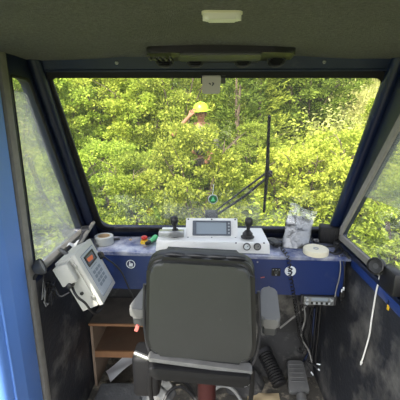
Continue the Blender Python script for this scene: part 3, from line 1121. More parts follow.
# ================================================================== WOODEN SHELF at the left of the footwell
shx0, shx1 = XL + .012, -.40
shy0, shy1 = 1.93, 2.24
sh = thing('wooden_shelf', 'open plywood cubby with one inner shelf under the left of the dashboard', 'shelf', ((shx0 + shx1) / 2, 2.1, 0))
th = .018
zt = .515
MB().lohi((shx0, shy0, .001), (shx0 + th, shy1, zt - th)).build('side_panel', m_woodpale, sh)
MB().lohi((shx1 - th, shy0, .001), (shx1, shy1, zt - th)).build('side_panel', m_wood, sh)
MB().lohi((shx0, shy0 - .01, zt - th), (shx1, shy1, zt), bev=.003).build('top_panel', mat('dusty_dark_board', (.075, .062, .05), .9, var=.4, scale=10, dirt=((.2, .17, .13), 8, .5, .8, .5)), sh)
MB().lohi((shx0 + th, shy1 - .012, .001), (shx1 - th, shy1, zt - th)).build('back_panel', m_woodpale, sh)
MB().lohi((shx0 + th, shy0 + .02, .265), (shx1 - th, shy1 - .013, .265 + th)).build('shelf_board', m_wood, sh)
MB().lohi((shx0 + th, shy0 + .004, .235), (shx1 - th, shy0 + .02, .265 + th)).build('front_rail', m_woodedge, sh)
MB().lohi((shx0, shy0 - .022, zt - th), (shx1, shy0 - .0105, zt), bev=.002).build('edge_strip', m_woodedge, sh)
# knot
MB().lathe([(0, .001), (.016, .0005), (.017, -.0005)], Matrix.Translation((-.64, 2.06, .283)), 12).build('knot', m_bark, sh)

# white paper on the floor by the shelf
p = at(122, 374, Z=.03)
mb = MB()
dx, dy = V((.85, .5, .0)).normalized(), V((-.5, .85, 0)).normalized()
pc_ = V((p.x, p.y, 0))
sheet(mb, lambda s, t: pc_ + dx * (s - .5) * .20 + dy * (t - .5) * .13 + V((0, 0, .055 + .10 * s + .012 * math.sin(4 * t + 3 * s))), 8, 8)
tag(mb.build('paper_sheet', m_paper, loc=(p.x, p.y, .03)), 'loose white sheet of paper lying in front of the plywood cubby', 'paper')

# grey folded mat at the bottom left
q0, q1 = at(96, 391, Z=.10), at(143, 391, Z=.10)
mb = MB().box((0, 0, 0), (.30, .20, .10), Matrix.Translation(((q0.x + q1.x) / 2, q0.y - .02, .051)), bev=.02, seg=3).sub(3).jitter(.008, 9)
for vv in mb.bm.verts:
    vv.co.z = max(vv.co.z, .001)
tag(mb.build('floor_pad', m_rag, loc=((q0.x + q1.x) / 2, q0.y, 0)), 'worn grey block-shaped pad on the floor at the lower left', 'pad')
# rag heap between pad and seat post


def heap(name, c, sx, sy, h, m, label, cat, seed):
    mb = MB()

    def fn(s, t):
        a, r = 2 * PI * s, t
        x, y = math.cos(a) * r * sx, math.sin(a) * r * sy
        hh = h * (1 - r ** 2) ** .7 if r < 1 else 0
        q = V((c[0] + x, c[1] + y, 0))
        nz = noise.noise(q * 16 + V((seed, 0, 0))) + .6 * noise.noise(q * 34 + V((0, seed, 0)))
        rg = 1 + .18 * noise.noise(V((math.cos(a) * 2, math.sin(a) * 2, seed)))
        return V((c[0] + x * rg, c[1] + y * rg, max(.002, .004 + hh * (1 + .55 * nz))))
    sheet(mb, fn, 44, 16)
    bmesh.ops.remove_doubles(mb.bm, verts=mb.bm.verts[:], dist=1e-4)
    return tag(mb.build(name, m, loc=(c[0], c[1], 0), angle=80), label, cat)


p = at(150, 388, Z=.04)
heap('rag', (p.x + .03, p.y - .03), .14, .13, .13, m_rag, 'crumpled dirty grey rag on the floor left of the seat post', 'rag', 2.)
p = at(243, 384, Z=.03)
heap('rag', (p.x + .01, p.y + .04), .15, .13, .10, mat('dark_rag', (.045, .045, .045), .95, var=.4, scale=15, dirt=((.3, .28, .24), 14, .55, .75, .5)), 'crumpled blackish rag on the floor right of the seat post', 'rag', 5.)
p = at(262, 398, Z=.01)
mb = MB()
sheet(mb, lambda s, t: V((p.x - .10 + .22 * s, p.y - .06 + .10 * t, .012 + .010 * math.sin(7 * s) * math.cos(5 * t))), 8, 6)
tag(mb.build('kraft_paper', m_cardb, loc=(p.x, p.y, .01)), 'torn tan paper lying on the floor at the bottom of the view', 'paper')
p = at(248, 396, Z=.01)  # pale scrap added where sunlight pools on the floor
mb = MB()
sheet(mb, lambda s, t: V((p.x - .10 + .12 * s + .03 * t, p.y - .03 + .12 * t, .115 + .010 * math.sin(6 * s + 2) * math.cos(4 * t))), 8, 6)
tag(mb.build('sun_patch_scrap', m_paper, loc=(p.x, p.y, .11)), 'pale crumpled paper scrap added for a sunlit patch, on top of the blackish rag', 'paper')
# black hoses across the floor
for pxs, r, m, lab in [
    ([(146, 399), (152, 385), (168, 378), (186, 380), (198, 392)], .013, m_cable, 'thick black hose arching over the floor left of the seat post'),
    ([(160, 399), (170, 388), (185, 386), (200, 396)], .010, m_cable, 'thinner black hose curving inside the thick one beside the seat post'),
    ([(205, 392), (218, 384), (234, 388), (246, 399)], .012, m_greycable, 'dusty grey hose curving over the floor right of the seat post'),
    ([(224, 372), (236, 376), (250, 372), (262, 380)], .009, m_cable, 'black hose running along the floor behind the right of the seat'),
]:
    pts = [at(x, y, Z=.10) for x, y in pxs]
    pts[0].z = .02
    pts[-1].z = .02
    wire('hose', pts, r, m, lab, 'hose')

# ================================================================== PEDAL, pipe & cables at the right footwell
p = at(296, 385, Z=.03)
pd = thing('foot_pedal', 'grey worn steel foot pedal with a round tube end in the right footwell', 'pedal', (p.x, 1.95, 0))
x, yv, z = V((1, 0, 0)), V((.06, .93, .36)).normalized(), None
z = x.cross(yv).normalized()
pm = at(296, 381, Z=.06)
M = frame_m(pm, x, yv, z)
mpd = mat('dusty_pedal_steel', (.11, .112, .112), .6, .2, var=.3, scale=14, dirt=((.25, .24, .22), 9, .5, .75, .5))
MB().prism(rpoly([(-.065, -.09), (.075, -.09), (.062, .13), (-.048, .13)], .018), .0, .035, onm(M), bev=.008).build('tread_plate', mpd, pd)
mb = MB()
for k in range(5):
    mb.tube([M @ V((-.045, -.02 + k * .03, .036)), M @ V((.05, -.02 + k * .03, .036))], .004, 6)
mb.build('tread_rib', mpd, pd)
MB().lathe([(.022, -.01), (.034, -.01), (.034, .05), (.022, .05), (.022, -.01)], frame_m(M @ V((.015, -.11, .02)), x, z, -yv), 20).build('tube_end', mpd, pd)
MB().lohi((pm.x - .04, pm.y - .02, .001), (pm.x + .05, pm.y + .06, .05)).build('pivot_base', m_dkmetal, pd)
# round bellows pipe lying beside
a, b = at(264, 352, Z=.16), at(280, 385, Z=.06)
pipe = thing('bellows_hose', 'fat ribbed black hose lying aslant left of the grey pedal', 'hose', (b.x, b.y, 0))
d = (b - a).normalized()
x = d.orthogonal().normalized()
M = frame_m(a, x, d.cross(x), d)
L = (b - a).length
prof = [(0, 0)]
for k in range(13):
    prof += [(.045, L * k / 13), (.055, L * (k + .5) / 13)]
prof += [(.045, L), (.035, L), (0, L - .01)]
MB().lathe(prof, M, 22).build('bellows', m_black, pipe)
MB().lathe([(.058, -.01), (.058, .02), (.05, .02)], M, 22).build('hose_clamp', m_dkmetal, pipe)

# cables hanging under the dash at the right
random.seed(21)
looms = [
    ([(300, 305), (302, 318), (296, 330), (303, 342), (301, 352)], 2.0, m_cable, 'black cable hanging below the left edge of the radio'),
    ([(309, 308), (312, 325), (314, 345), (306, 360)], 2.1, m_cable, 'black cable hanging below the middle of the radio'),
    ([(318, 308), (317, 328), (312, 350), (303, 362)], 2.08, m_bluecable, 'dark blue cable hanging below the middle of the radio'),
    ([(331, 305), (336, 322), (330, 345), (319, 362)], 1.98, m_cable, 'black cable swinging down to the right wall below the radio'),
    ([(280, 328), (290, 320), (300, 312), (306, 306)], 2.05, m_greycable, 'thin grey cable rising aslant to the radio from behind the right armrest'),
    ([(322, 308), (322, 330), (320, 352), (310, 368)], 2.12, m_cable, 'black cable hanging straight down below the right of the radio'),
]
for pxs, Y, m, lab in looms:
    pts = [at(x, y, Y=Y) for x, y in pxs]
    for q in pts:
        q.x = min(q.x, .755)
        q.z = max(q.z, .03)
    wire('cable', pts, .0065, m, lab)
for k, (pxs, Y, m, lab) in enumerate([
    ([(312, 307), (308, 322), (318, 340), (309, 356), (303, 366)], 2.06, m_cable, 'black cable crossing over the others under the radio'),
    ([(327, 306), (326, 318), (331, 334), (322, 352), (313, 364)], 2.04, m_cable, 'black cable bowed over the grey beam in the right footwell'),
    ([(304, 306), (306, 320), (299, 336), (309, 350), (312, 362)], 2.03, m_greycable, 'dusty grey cable weaving among the black ones under the radio'),
]):
    pts = [at(x, y, Y=Y) for x, y in pxs]
    for q in pts:
        q.x = min(q.x, .755)
        q.z = max(q.z, .03)
    wire('cable', pts, .0055, m, lab)
pts = smooth([at(297, 318, Y=2.05), at(305, 322, Y=2.06), at(300, 335, Y=2.08), at(306, 345, Y=2.08), at(299, 352, Y=2.08)], 3)
tag(MB().tube(coil(pts, .018, .022), .004, 5).build('coiled_cable', m_cable, loc=pts[0]), 'tightly coiled black cable hanging in the right footwell', 'cable')
for k, (x1, y1) in enumerate([(318, 369), (317, 364), (311, 372)]):
    p0 = at(303, 361, Y=2.08)
    p1 = at(x1, y1, Y=2.0)
    c = thing('plug_lead', '%s of three stripped leads with pale tips at the foot of the right wall' % ('lowest right', 'topmost', 'leftmost')[k], 'lead', p0, 'stripped leads')
    MB().tube(smooth([p0, p0.lerp(p1, .5) + V((0, 0, .02)), p1]), .004, 6).build('lead', m_cable, c)
    MB().tube([p1, p1 + (p1 - p0).normalized() * .025], .0055, 8).build('tip', m_tag, c)
# boot / fabric hump on the firewall
p = at(322, 330, Y=2.2)

# ================================================================== right wall things
pts = [(379, 281), (376, 292), (374, 305), (371, 322), (370, 333), (366, 348), (361.5, 362)]
P = []
for x, y in pts:
    q = at(x, y, X=.80)
    for _ in range(3):
        xx = min(XR, XB + (XR - XB) * q.z)
        q = at(x, y, X=xx - .012)
    P.append(q)
top = V((XR - .012, P[0].y, 1.10))
c = thing('hanging_cord', 'white cord hanging down the black right wall from the blue ledge', 'cord', P[0])
MB().tube(smooth([top] + P, 2), .0040, 8).build('cord', m_string, c)
MB().tube([P[-1], P[-1] + (P[-1] - P[-2]).normalized() * .02], [.007, .003], 8).build('frayed_end', m_string, c)
# black cup shaped lamp on the right sill
p = at(378, 266, X=XR - .06)
cu = thing('sill_lamp', 'black round lamp on a bracket on the right window ledge', 'lamp', p)
M = rotm(p, 0, -75, 35)
MB().lathe([(0, -.035), (.026, -.03), (.036, -.005), (.038, .03), (.034, .032), (.031, .024), (0, .02)], M, 24).build('lamp_shell', m_black, cu)
MB().lathe([(.039, .004), (.041, .008), (.041, .014), (.039, .018)], M, 24).build('rim_band', m_dkgrey, cu)
MB().lathe([(.030, .0205), (0, .0225)], M, 20).build('lens', m_dkgrey, cu)
mb = MB().lohi((p.x + .005, p.y - .13, p.z - .085), (XR - .003, p.y - .01, p.z + .02), bev=.01)
mb.build('bracket', m_black, cu)
# yellow strip near the frame's right edge
q = at(388.5, 304, X=XR - .004)
mb = MB().lohi((XR - .006, q.y - .006, q.z - .03), (XR - .001, q.y + .006, q.z + .02))
tag(mb.build('tape_strip', m_yellow, loc=q), 'short strip of yellow tape on the right wall below the lamp', 'tape')

# ================================================================== CEILING things
p = at(222, 14.5, Z=2.10)
lamp = thing('ceiling_lamp', 'oval ivory lamp on the felt headliner above the windshield', 'ceiling lamp', (p.x, p.y, 2.105))
ol = rpoly([(-.050, -.018), (.050, -.018), (.050, .018), (-.050, .018)], .017, 6)
MB().prism(ol, 2.085, 2.112, lambda a, b, c: (p.x + a, p.y + b, c), bev=.010, seg=4).build('cover', m_lampcover, lamp)
ol2 = rpoly([(-.053, -.021), (.053, -.021), (.053, .021), (-.053, .021)], .019, 6)
MB().prism(ol2, 2.100, 2.114, lambda a, b, c: (p.x + a, p.y + b, c), bev=.003).build('base_ring', m_cream, lamp)

# air vent console
vc = at(222, 52, Z=2.075)
vt = thing('air_vent_console', 'black overhead console with round air vents above the windshield', 'air vent', (vc.x, 1.50, 2.10))
cx = vc.x
ol = rpoly([(-.305, 1.535), (.30, 1.535), (.285, 1.365), (.20, 1.345), (-.20, 1.345), (-.29, 1.365)], [.02, .02, .03, .04, .04, .03])
MB().prism(ol, 2.080, 2.114, lambda a, b, c: (cx + a, b, c), bev=.012, seg=3).build('housing', m_black, vt)
ol = rpoly([(-.175, 1.485), (.165, 1.485), (.15, 1.338), (-.16, 1.338)], .02)
MB().prism(ol, 2.070, 2.082, lambda a, b, c: (cx + a, b, c), bev=.006).build('centre_panel', m_dkgrey, vt)
for x_ in (-.235, -.105, .095, .235):
    T = Matrix.Translation((cx + x_, 1.490, 2.075)) @ rotm((0, 0, 0), -30, 0, 0)
    vo = MB().lathe([(.034, .012), (.040, -.002), (.036, -.010), (.031, -.004), (.031, .006), (0, .006)], T, 24).build('round_vent', m_dkgrey, vt)
    for k in range(4):
        w_ = .028 - .006 * abs(k - 1.5)
        MB().box((0, -.018 + k * .012, -.003), (w_ * 2, .003, .012), T).build('vane', m_black, vo)
mb = MB()
for k in range(5):
    mb.box((cx - .24 + k * .020 - .04, 1.40, 2.068), (.008, .05, .008), rotm((0, 0, 0), 0, 0, 0))
mb.build('grille', m_dkgrey, vt)
MB().lohi((cx - .13, 1.545, 2.078), (cx + .17, 1.575, 2.090), bev=.004).build('slot_rail', m_dkgrey, vt)
# screws in header
for px, py, lab in [(318.5, 66, 'right'), (121, 64.5, 'left')]:
    q = ws(at(px, py, Y=1.65).x, SL + .075, -.0145)
    sc_ = thing('header_screw', 'small steel screw head in the blue header, %s of the vent console' % lab, 'screw', q)
    M = frame_m(q, V((1, 0, 0)), SD, -SN)
    MB().lathe([(.008, 0), (.008, .003), (.005, .006), (0, .006)], M, 12).build('head', m_metal, sc_)
    MB().box((0, 0, .0062), (.011, .0016, .001), M).build('slot', m_ink, sc_)
# beige sensor at the top of the windshield
q = at(211.5, 86.5, Y=1.655)
sn = thing('windshield_sensor', 'beige square sensor housing on the upper middle of the windshield', 'sensor', q)
sxx = q.x
v0 = SL - .068
MB().prism(rpoly([(sxx - .044, v0), (sxx + .040, v0), (sxx + .042, v0 + .085), (sxx - .043, v0 + .085)], .008), -.022, .012, ws, bev=.005).build('housing', m_sensor, sn)
mb = MB()
for a0, b0_ in (((-.012, .052), (-.004, .046)), ((.003, .054), (.010, .050)), ((.010, .050), (.002, .040))):
    mb.tube([ws(sxx + a0[0], v0 + a0[1], -.0225), ws(sxx + b0_[0], v0 + b0_[1], -.0225)], .0028, 6)
mb.build('emblem', m_ink, sn)
MB().prism(rpoly([(sxx + .044, v0 + .045), (sxx + .064, v0 + .045), (sxx + .064, v0 + .085), (sxx + .044, v0 + .085)], .003), -.012, .012, ws).build('side_clip', m_dkgrey, sn)
MB().prism(rpoly([(sxx - .050, v0 + .045), (sxx - .044, v0 + .045), (sxx - .044, v0 + .085), (sxx - .050, v0 + .085)], .002), -.012, .012, ws).build('side_clip', m_dkgrey, sn)

# ================================================================== round hang tag on the windshield
q = at(213, 199, Y=1.96)
vq = 0.0
for _ in range(6):
    vq = (q.z - B0.z) / SD.z
    q = at(213, 199, Y=(B0 + SD * vq).y - .012)
ht = thing('air_freshener', 'round green tag with a pale rim hanging on a thread before the windshield', 'air freshener', q)
M = frame_m(q, V((1, 0, 0)), V((0, 0, 1)), V((0, -1, 0)))
MB().prism(circ(0, 0, .030, 26), 0, .004, onm(M), bev=.001).build('disc', m_label, ht)
MB().prism(circ(0, 0, .025, 26), .004, .005, onm(M)).build('green_face', m_dkgreen, ht)
mb = MB().prism([(-.014, -.012), (.014, -.012), (.006, -.001), (.009, -.001), (0, .015), (-.009, -.001), (-.006, -.001)], .005, .006, onm(M))
mb.build('tree_print', m_green, ht)
MB().tube(smooth([q + V((-.004, -.001, .03)), q + V((.002, -.001, .06)), q + V((.003, -.004, .085))], 1), .0016, 5).build('thread', m_tag, ht)
MB().box(q + V((.003, -.003, .088)), (.012, .006, .012), None, bev=.002).build('suction_hook', g_clear, ht)

# ================================================================== WIPER, outside the glass
wq = ws(at(212, 214, Y=2.09).x, 0.045, .08)
wp = thing('windshield_wiper', 'black windshield wiper with two parallel arms outside the glass', 'wiper', wq)


def wsp(px, py, w):
    vq_ = .3
    q_ = None
    for _ in range(8):
        yy_ = ws(0, vq_, w).y
        q_ = at(px, py, Y=yy_)
        vq_ = (q_.z - (B0 + SN * w).z) / SD.z
    return q_


mb = MB().box((0, 0, 0), (.085, .05, .055), Matrix.Translation(wsp(211.5, 214.5, .05)), bev=.006)
mb.build('motor_box', m_black, wp)
e1, e2 = wsp(268, 171.5, .05), wsp(269, 176, .05)
MB().tube([wsp(213, 213, .06), wsp(238, 194, .06), e1], .0065, 8).build('arm', m_black, wp)
MB().tube([wsp(217, 214.5, .06), wsp(245, 196, .06), e2], .0085, 8).build('arm', m_black, wp)
MB().box((0, 0, 0), (.045, .03, .04), Matrix.Translation(e2.lerp(e1, .5)), bev=.006).build('arm_head', m_black, wp)
bl = [wsp(269.5, 116, .036), wsp(267, 165, .036), wsp(264, 212, .036)]
bo = MB().tube(bl, .0085, 8).build('blade', m_rubber, wp)
MB().tube([wsp(269, 140, .05), wsp(268.5, 172, .056), wsp(266, 195, .05)], .0055, 8).build('blade_carrier', m_black, bo)
# mirror stay, two dark rods outside the left side window
pts = [V((XL - .10, 1.62, 1.66)), V((XL - .13, 1.78, 1.42)), V((XL - .10, 2.02, 1.13))]
ms = thing('mirror_stay', 'thin dark steel stay outside the left side window', 'mirror stay', pts[2])
MB().tube(pts, .008, 8).build('stay_rod', m_dkmetal, ms)
MB().tube([pts[0] + V((-.01, .05, -.02)), pts[1] + V((-.01, .04, .0)), pts[2] + V((-.02, .02, 0))], .006, 8).build('stay_rod', m_dkmetal, ms)
MB().box(pts[2] + V((0, .01, -.02)), (.10, .04, .05), None, bev=.006).build('foot_plate', m_dkmetal, ms)

# machine body below the cab, so that it stands on something
mb = MB().lohi((-.9, BACK, -.5), (.94, 2.36, -.065), bev=.02)
bd = tag(mb.build('machine_chassis', m_frame, loc=(0, 1, -.5)), 'dark blue chassis deck carrying the cab', 'chassis')
mb = MB().lohi((-.7, -.1, -1.15), (.74, 2.1, -.501))
mb.build('undercarriage', m_dkmetal, bd)


# ================================================================== OUTSIDE
def ground_z(x, y):
    def sm(a, b, t):
        t = max(0, min(1, (t - a) / (b - a)))
        return t * t * (3 - 2 * t)
    z = -1.1 + 1.45 * sm(2.8, 6.2, y) + max(0, y - 5.6) * .24
    z += .30 * noise.noise(V((x * .22, y * .22, 4.2))) * sm(3, 6, y)
    z += .5 * sm(2.5, 7, x) * sm(2, 6, y) + .35 * sm(2.5, 7, -x) * sm(2, 6, y)
    return z


mb = MB()
sheet(mb, lambda s, t: V((-22 + 44 * s, -8 + 32 * t, ground_z(-22 + 44 * s, -8 + 32 * t))), 80, 64)
g = mb.build('ground', m_dirt)
g['kind'] = 'structure'

L_bright = leaf_mat('bright_yellow_green_leaf', (.19, .27, .03), (.60, .68, .11), .012, .5)
L_mid = leaf_mat('mid_green_leaf', (.11, .17, .025), (.46, .53, .085), .015, .45)
L_dark = leaf_mat('deep_green_leaf', (.05, .085, .014), (.26, .34, .055), .015, .4)
L_pale = leaf_mat('pale_grass_leaf', (.34, .36, .10), (.66, .64, .24), .012, .45)
L_gold = leaf_mat('golden_green_leaf', (.25, .32, .035), (.64, .68, .12), .008, .5)


def leaf(t, p, d, s, w):
    """one bent leaf: two triangles' worth of blade on either side of its rib"""
    d = d.normalized()
    sd = d.cross(V((random.gauss(0, 1), random.gauss(0, 1), random.gauss(0, 1))))
    if sd.length < 1e-4:
        sd = d.orthogonal()
    sd.normalize()
    nn = d.cross(sd)
    a = t.verts.new(p)
    b = t.verts.new(p + d * s * .5 + sd * w * s + nn * s * .08)
    c = t.verts.new(p + d * s)
    e = t.verts.new(p + d * s * .5 - sd * w * s + nn * s * .08)
    t.faces.new((a, b, c, e))


def broad_crown(R, H, base, nclump, nleaf, s, seed):
    random.seed(seed)
    t = bmesh.new()
    for _ in range(nclump):
        a = random.random() * 2 * PI
        zz_ = random.random()
        rr = R * (.35 + .65 * random.random()) * math.sin(PI * (.12 + .80 * zz_)) ** .7
        c = V((math.cos(a) * rr, math.sin(a) * rr, base + (H - base) * (.06 + .90 * zz_)))
        cr_2 = R * random.uniform(.08, .22)
        for _ in range(nleaf):
            d = V((random.gauss(0, 1), random.gauss(0, 1), random.gauss(.35, .8))).normalized()
            p = c + V((d.x, d.y, d.z * .65)) * cr_2 * random.random() ** .4
            dd = V((d.x, d.y, d.z * .5 + random.gauss(0, .5)))
            if dd.length < .05:
                dd = V((1, 0, 0))
            leaf(t, p, dd, s * random.uniform(.6, 1.3), .30)
    return t


def cedar_crown(R, H, base, n, s, seed):
    random.seed(seed)
    t = bmesh.new()
    for k in range(n):
        z = base + (H - base) * random.random()
        f = 1 - (z - base) / (H - base)
        r = R * (f ** .7) * random.uniform(.45, 1.05)
        a = random.random() * 2 * PI
        st = V((math.cos(a) * r * .4, math.sin(a) * r * .4, z))
        en = V((math.cos(a) * r, math.sin(a) * r, z + random.uniform(-.02, .22)))
        for j in range(20):
            q = st.lerp(en, (j + random.random()) / 20)
            d = (en - st).normalized() + V((random.gauss(0, .5), random.gauss(0, .5), random.gauss(.1, .5)))
            leaf(t, q, d, s * random.uniform(.7, 1.4), .15)
    return t


def weed_crown(R, H, n, s, seed):
    random.seed(seed)
    t = bmesh.new()
    for k in range(n):
        a, rr = random.random() * 2 * PI, R * random.random() ** .6
        b = V((math.cos(a) * rr, math.sin(a) * rr, 0))
        hh = H * random.uniform(.55, 1.0) * (1 - .35 * rr / R)
        lean = V((random.gauss(0, .16), random.gauss(0, .16), 1))
        for j in range(13):
            f = (j + 1) / 13
            q = b + lean * hh * f
            d = V((random.gauss(0, 1), random.gauss(0, 1), random.uniform(-.2, .7)))
            leaf(t, q, d, s * (1.25 - .6 * f) * random.uniform(.8, 1.2), .22)
    return t


def mesh_of(t, name, m, smooth_=False):
    me = bpy.data.meshes.new(name)
    t.to_mesh(me)
    t.free()
    me.materials.append(m)
    return me


def stems(H, R, k, r, seed):
    random.seed(seed)
    mb = MB()
    for i in range(k):
        a = 2 * PI * i / k + random.random()
        tip = V((math.cos(a) * R * .55, math.sin(a) * R * .55, H * random.uniform(.65, .85)))
        midp = V((tip.x * .35, tip.y * .35, H * .4))
        pts = smooth([V((0, 0, -.08)), midp, tip], 2)
        rad = [r * (1 - .8 * j / (len(pts) - 1)) for j in range(len(pts))]
        mb.tube(pts, rad, 6)
        for _ in range(3):
            s0 = pts[random.randrange(len(pts) // 2, len(pts))]
            e0 = s0 + V((random.gauss(0, .25) * R, random.gauss(0, .25) * R, random.uniform(.1, .3) * R))
            mb.tube([s0, s0.lerp(e0, .5) + V((0, 0, .02)), e0], [r * .35, r * .25, r * .12], 5)
    t = mb.bm
    return mesh_of(t, 'stem', m_bark)


KIND = {}
for key, m, args in [('bright', L_bright, (1.0, 2.0, .15, 120, 130, .060, 1)), ('bright2', L_bright, (.85, 1.7, .08, 110, 130, .055, 2)),
                     ('mid', L_mid, (1.1, 2.4, .2, 120, 130, .060, 3)), ('dark', L_dark, (1.1, 2.3, .2, 110, 130, .062, 4)),
                     ('gold', L_gold, (.8, 1.1, .03, 60, 110, .055, 5))]:
    R, H, b, nc, nl, s, sd = args
    KIND[key] = (mesh_of(broad_crown(R, H, b, nc, nl, s, sd), 'foliage', m), stems(H, R, 6, .028, sd))
KIND['cedar'] = (mesh_of(cedar_crown(.95, 3.2, .1, 420, .085, 6), 'foliage', L_mid), stems(3.2, .25, 2, .05, 6))
KIND['darkcedar'] = (mesh_of(cedar_crown(.9, 3.0, .1, 360, .085, 7), 'foliage', L_dark), stems(3.0, .25, 2, .05, 7))
KIND['weed'] = (mesh_of(weed_crown(.55, .9, 90, .085, 8), 'foliage', L_gold), None)
KIND['pale'] = (mesh_of(weed_crown(.6, 1.1, 110, .09, 9), 'foliage', L_pale), None)


def plant(kind, x, y, sc, label, cat, group, rz=0, name='shrub', dz=0.):
    z = ground_z(x, y) - .03 + dz
    r = thing(name, label, cat, (x, y, z), group)
    fol, st = KIND[kind]
    o = bpy.data.objects.new('foliage', fol)
    COL.objects.link(o)
    o.parent = r
    if st:
        o2 = bpy.data.objects.new('stem', st)
        COL.objects.link(o2)
        o2.parent = r
    r.rotation_euler = (0, 0, rz)
    r.scale = sc if isinstance(sc, tuple) else (sc, sc, sc)
    return r


def spot(px, Y):
    return at(px, 150, Y=Y).x


G1, G2, G3 = 'shrubs on the bank', 'cedars on the bank', 'weeds at the foot of the bank'
# (kind, pixel column, distance, scale, label)
PL = [
    # far row
    ('mid', -40, 11, 1.5, 'mid green far shrub seen through the rear of the left side window'),
    ('dark', 5, 9.5, 1.25, 'dark green shrub seen through the upper left side window'),
    ('mid', 40, 12.5, 1.5, 'mid green far shrub behind the left windshield pillar'),
    ('bright', 72, 12.5, 1.45, 'far yellow-green shrub at the top left corner of the windshield'),
    ('mid', 105, 12, 1.5, 'far mid green shrub near the top edge, second from the left windshield corner'),
    ('bright', 140, 12.5, 1.5, 'far yellow-green shrub at the top edge left of the hard hat'),
    ('mid', 172, 11.5, 1.5, 'far mid green shrub just left of the windshield sensor'),
    ('cedar', 200, 11, 1.25, 'tall far cedar directly behind the beige windshield sensor'),
    ('bright', 266, 12, 1.4, 'far yellow-green shrub above the tip of the wiper blade'),
    ('dark', 297, 9.6, 1.25, 'broad dark green shrub in the upper right of the windshield'),
    ('mid', 330, 11.5, 1.2, 'mid green shrub at the top right between the dark one and the pale grass'),
    ('mid', 372, 13, 1.2, 'mid green far shrub behind the right windshield pillar'),
    ('dark', 425, 11, 1.3, 'dark green far shrub beyond the right side window'),
    # middle row
    ('mid', -60, 6.5, 1.1, 'mid green shrub at the rear edge of the left side window'),
    ('mid', 20, 6.8, 1.0, 'mid green shrub in the middle of the left side window'),
    ('bright', 60, 7.2, 1.05, 'yellow-green shrub half hidden by the left windshield pillar'),
    ('mid', 88, 8.6, 1.15, 'mid green shrub in the left third of the windshield, behind brighter ones'),
    ('bright', 112, 7.6, 1.1, 'large bright yellow-green shrub in the left third of the windshield'),
    ('bright2', 150, 7.6, 1.15, 'bright yellow-green shrub left of the raised arm of the person'),
    ('mid', 178, 7.4, 1.05, 'mid green shrub just behind the person in the hard hat'),
    ('darkcedar', 236, 7.0, 1.05, 'dark green cedar right of the person in the hard hat'),
    ('cedar', 258, 7.4, 1.0, 'green cedar directly behind the upper wiper blade'),
    ('dark', 284, 8.6, .95, 'dark green shrub right of the wiper blade'),
    ('dark', 306, 8.6, 1.05, 'dark green shrub above the clear top of the foil bag'),
    ('weed', 362, 7.0, 1.5, 'tall golden-green weeds against the right windshield pillar'),
    ('pale', 348, 9.0, 1.5, 'pale tall weed clump high at the right of the windshield'),
    ('bright2', 395, 7.6, .9, 'yellow-green shrub seen through the upper right side window'),
    # front row
    ('bright2', -20, 4.9, .85, 'near yellow-green shrub at the rear of the left side window'),
    ('bright2', 62, 5.2, .82, 'near yellow-green shrub low behind the left pillar'),
    ('bright', 110, 5.4, .72, 'near bright shrub low in the left of the windshield above the tape roll'),
    ('mid', 138, 5.0, .62, 'low mid green shrub behind the red stop button'),
    ('bright2', 168, 5.3, .80, 'near yellow-green shrub behind the left joystick'),
    ('mid', 197, 4.95, .80, 'near green shrub hiding the waist of the person in the hard hat'),
    ('bright2', 222, 5.6, .50, 'near yellow-green shrub behind the wiper arms'),
    ('mid', 254, 6.3, .52, 'near mid green shrub behind the lower end of the wiper blade'),
    ('gold', 283, 5.6, .95, 'golden-green low shrub right of the lower wiper blade'),
    ('gold', 312, 5.5, 1.0, 'golden-green low shrub behind the silver foil bag'),
    ('weed', 300, 4.6, 1.0, 'near golden-green weeds right behind the clear top of the foil bag'),
    ('weed', 330, 4.5, 1.0, 'near golden-green weeds behind the black speaker box'),
    ('gold', 342, 6.0, 1.0, 'golden-green low shrub left of the right windshield pillar'),
    ('weed', 298, 7.2, 1.5, 'golden-green weedy clump in the second row above the foil bag'),
    ('pale', 330, 7.6, 1.4, 'pale weedy clump in the second row above the speaker box'),
    ('gold', 372, 5.2, .95, 'golden-green low shrub in the lower right side window'),
    ('bright2', 410, 4.6, .8, 'near yellow-green shrub at the rear of the right side window'),
]
rr = random.Random(5)
for kind, px, Y, sc, lab in PL:
    nm = {'cedar': 'cedar_tree', 'darkcedar': 'cedar_tree', 'weed': 'weed_clump', 'pale': 'weed_clump'}.get(kind, 'shrub')
    plant(kind, spot(px, Y), Y, sc, lab, {'cedar_tree': 'tree', 'weed_clump': 'weeds'}.get(nm, 'shrub'), {'cedar_tree': G2, 'weed_clump': G3}.get(nm, G1), rr.random() * 6.28, nm)

# undergrowth that nobody could count: one object each
random.seed(77)
t = bmesh.new()
for k in range(7500):
    y = 3.4 + 11.5 * random.random() ** 1.1
    x = random.uniform(-.95, .95) * (y + .8) * .95
    b = V((x, y, ground_z(x, y)))
    hh = random.uniform(.2, .62)
    lean = V((random.gauss(0, .2), random.gauss(0, .2), 1))
    for j in range(7):
        f = (j + 1) / 7
        d = V((random.gauss(0, 1), random.gauss(0, 1), random.uniform(-.1, .8)))
        leaf(t, b + lean * hh * f, d, .10 * random.uniform(.6, 1.2), .22)
o = bpy.data.objects.new('undergrowth', mesh_of(t, 'undergrowth', L_bright))
COL.objects.link(o)
tag(o, 'low yellow-green undergrowth covering the bank between the shrubs', 'undergrowth', kind='stuff')
t = bmesh.new()
for k in range(2600):
    y = random.uniform(8.0, 15.5)
    x = at(random.uniform(318, 385), 110, Y=y).x
    b = V((x, y, ground_z(x, y)))
    for j in range(7):
        d = V((random.gauss(0, .35), random.gauss(0, .35), 1))
        leaf(t, b + V((random.gauss(0, .08), random.gauss(0, .08), 0)), d, random.uniform(.4, .95), .028)
o = bpy.data.objects.new('tall_grass', mesh_of(t, 'tall_grass', L_pale))
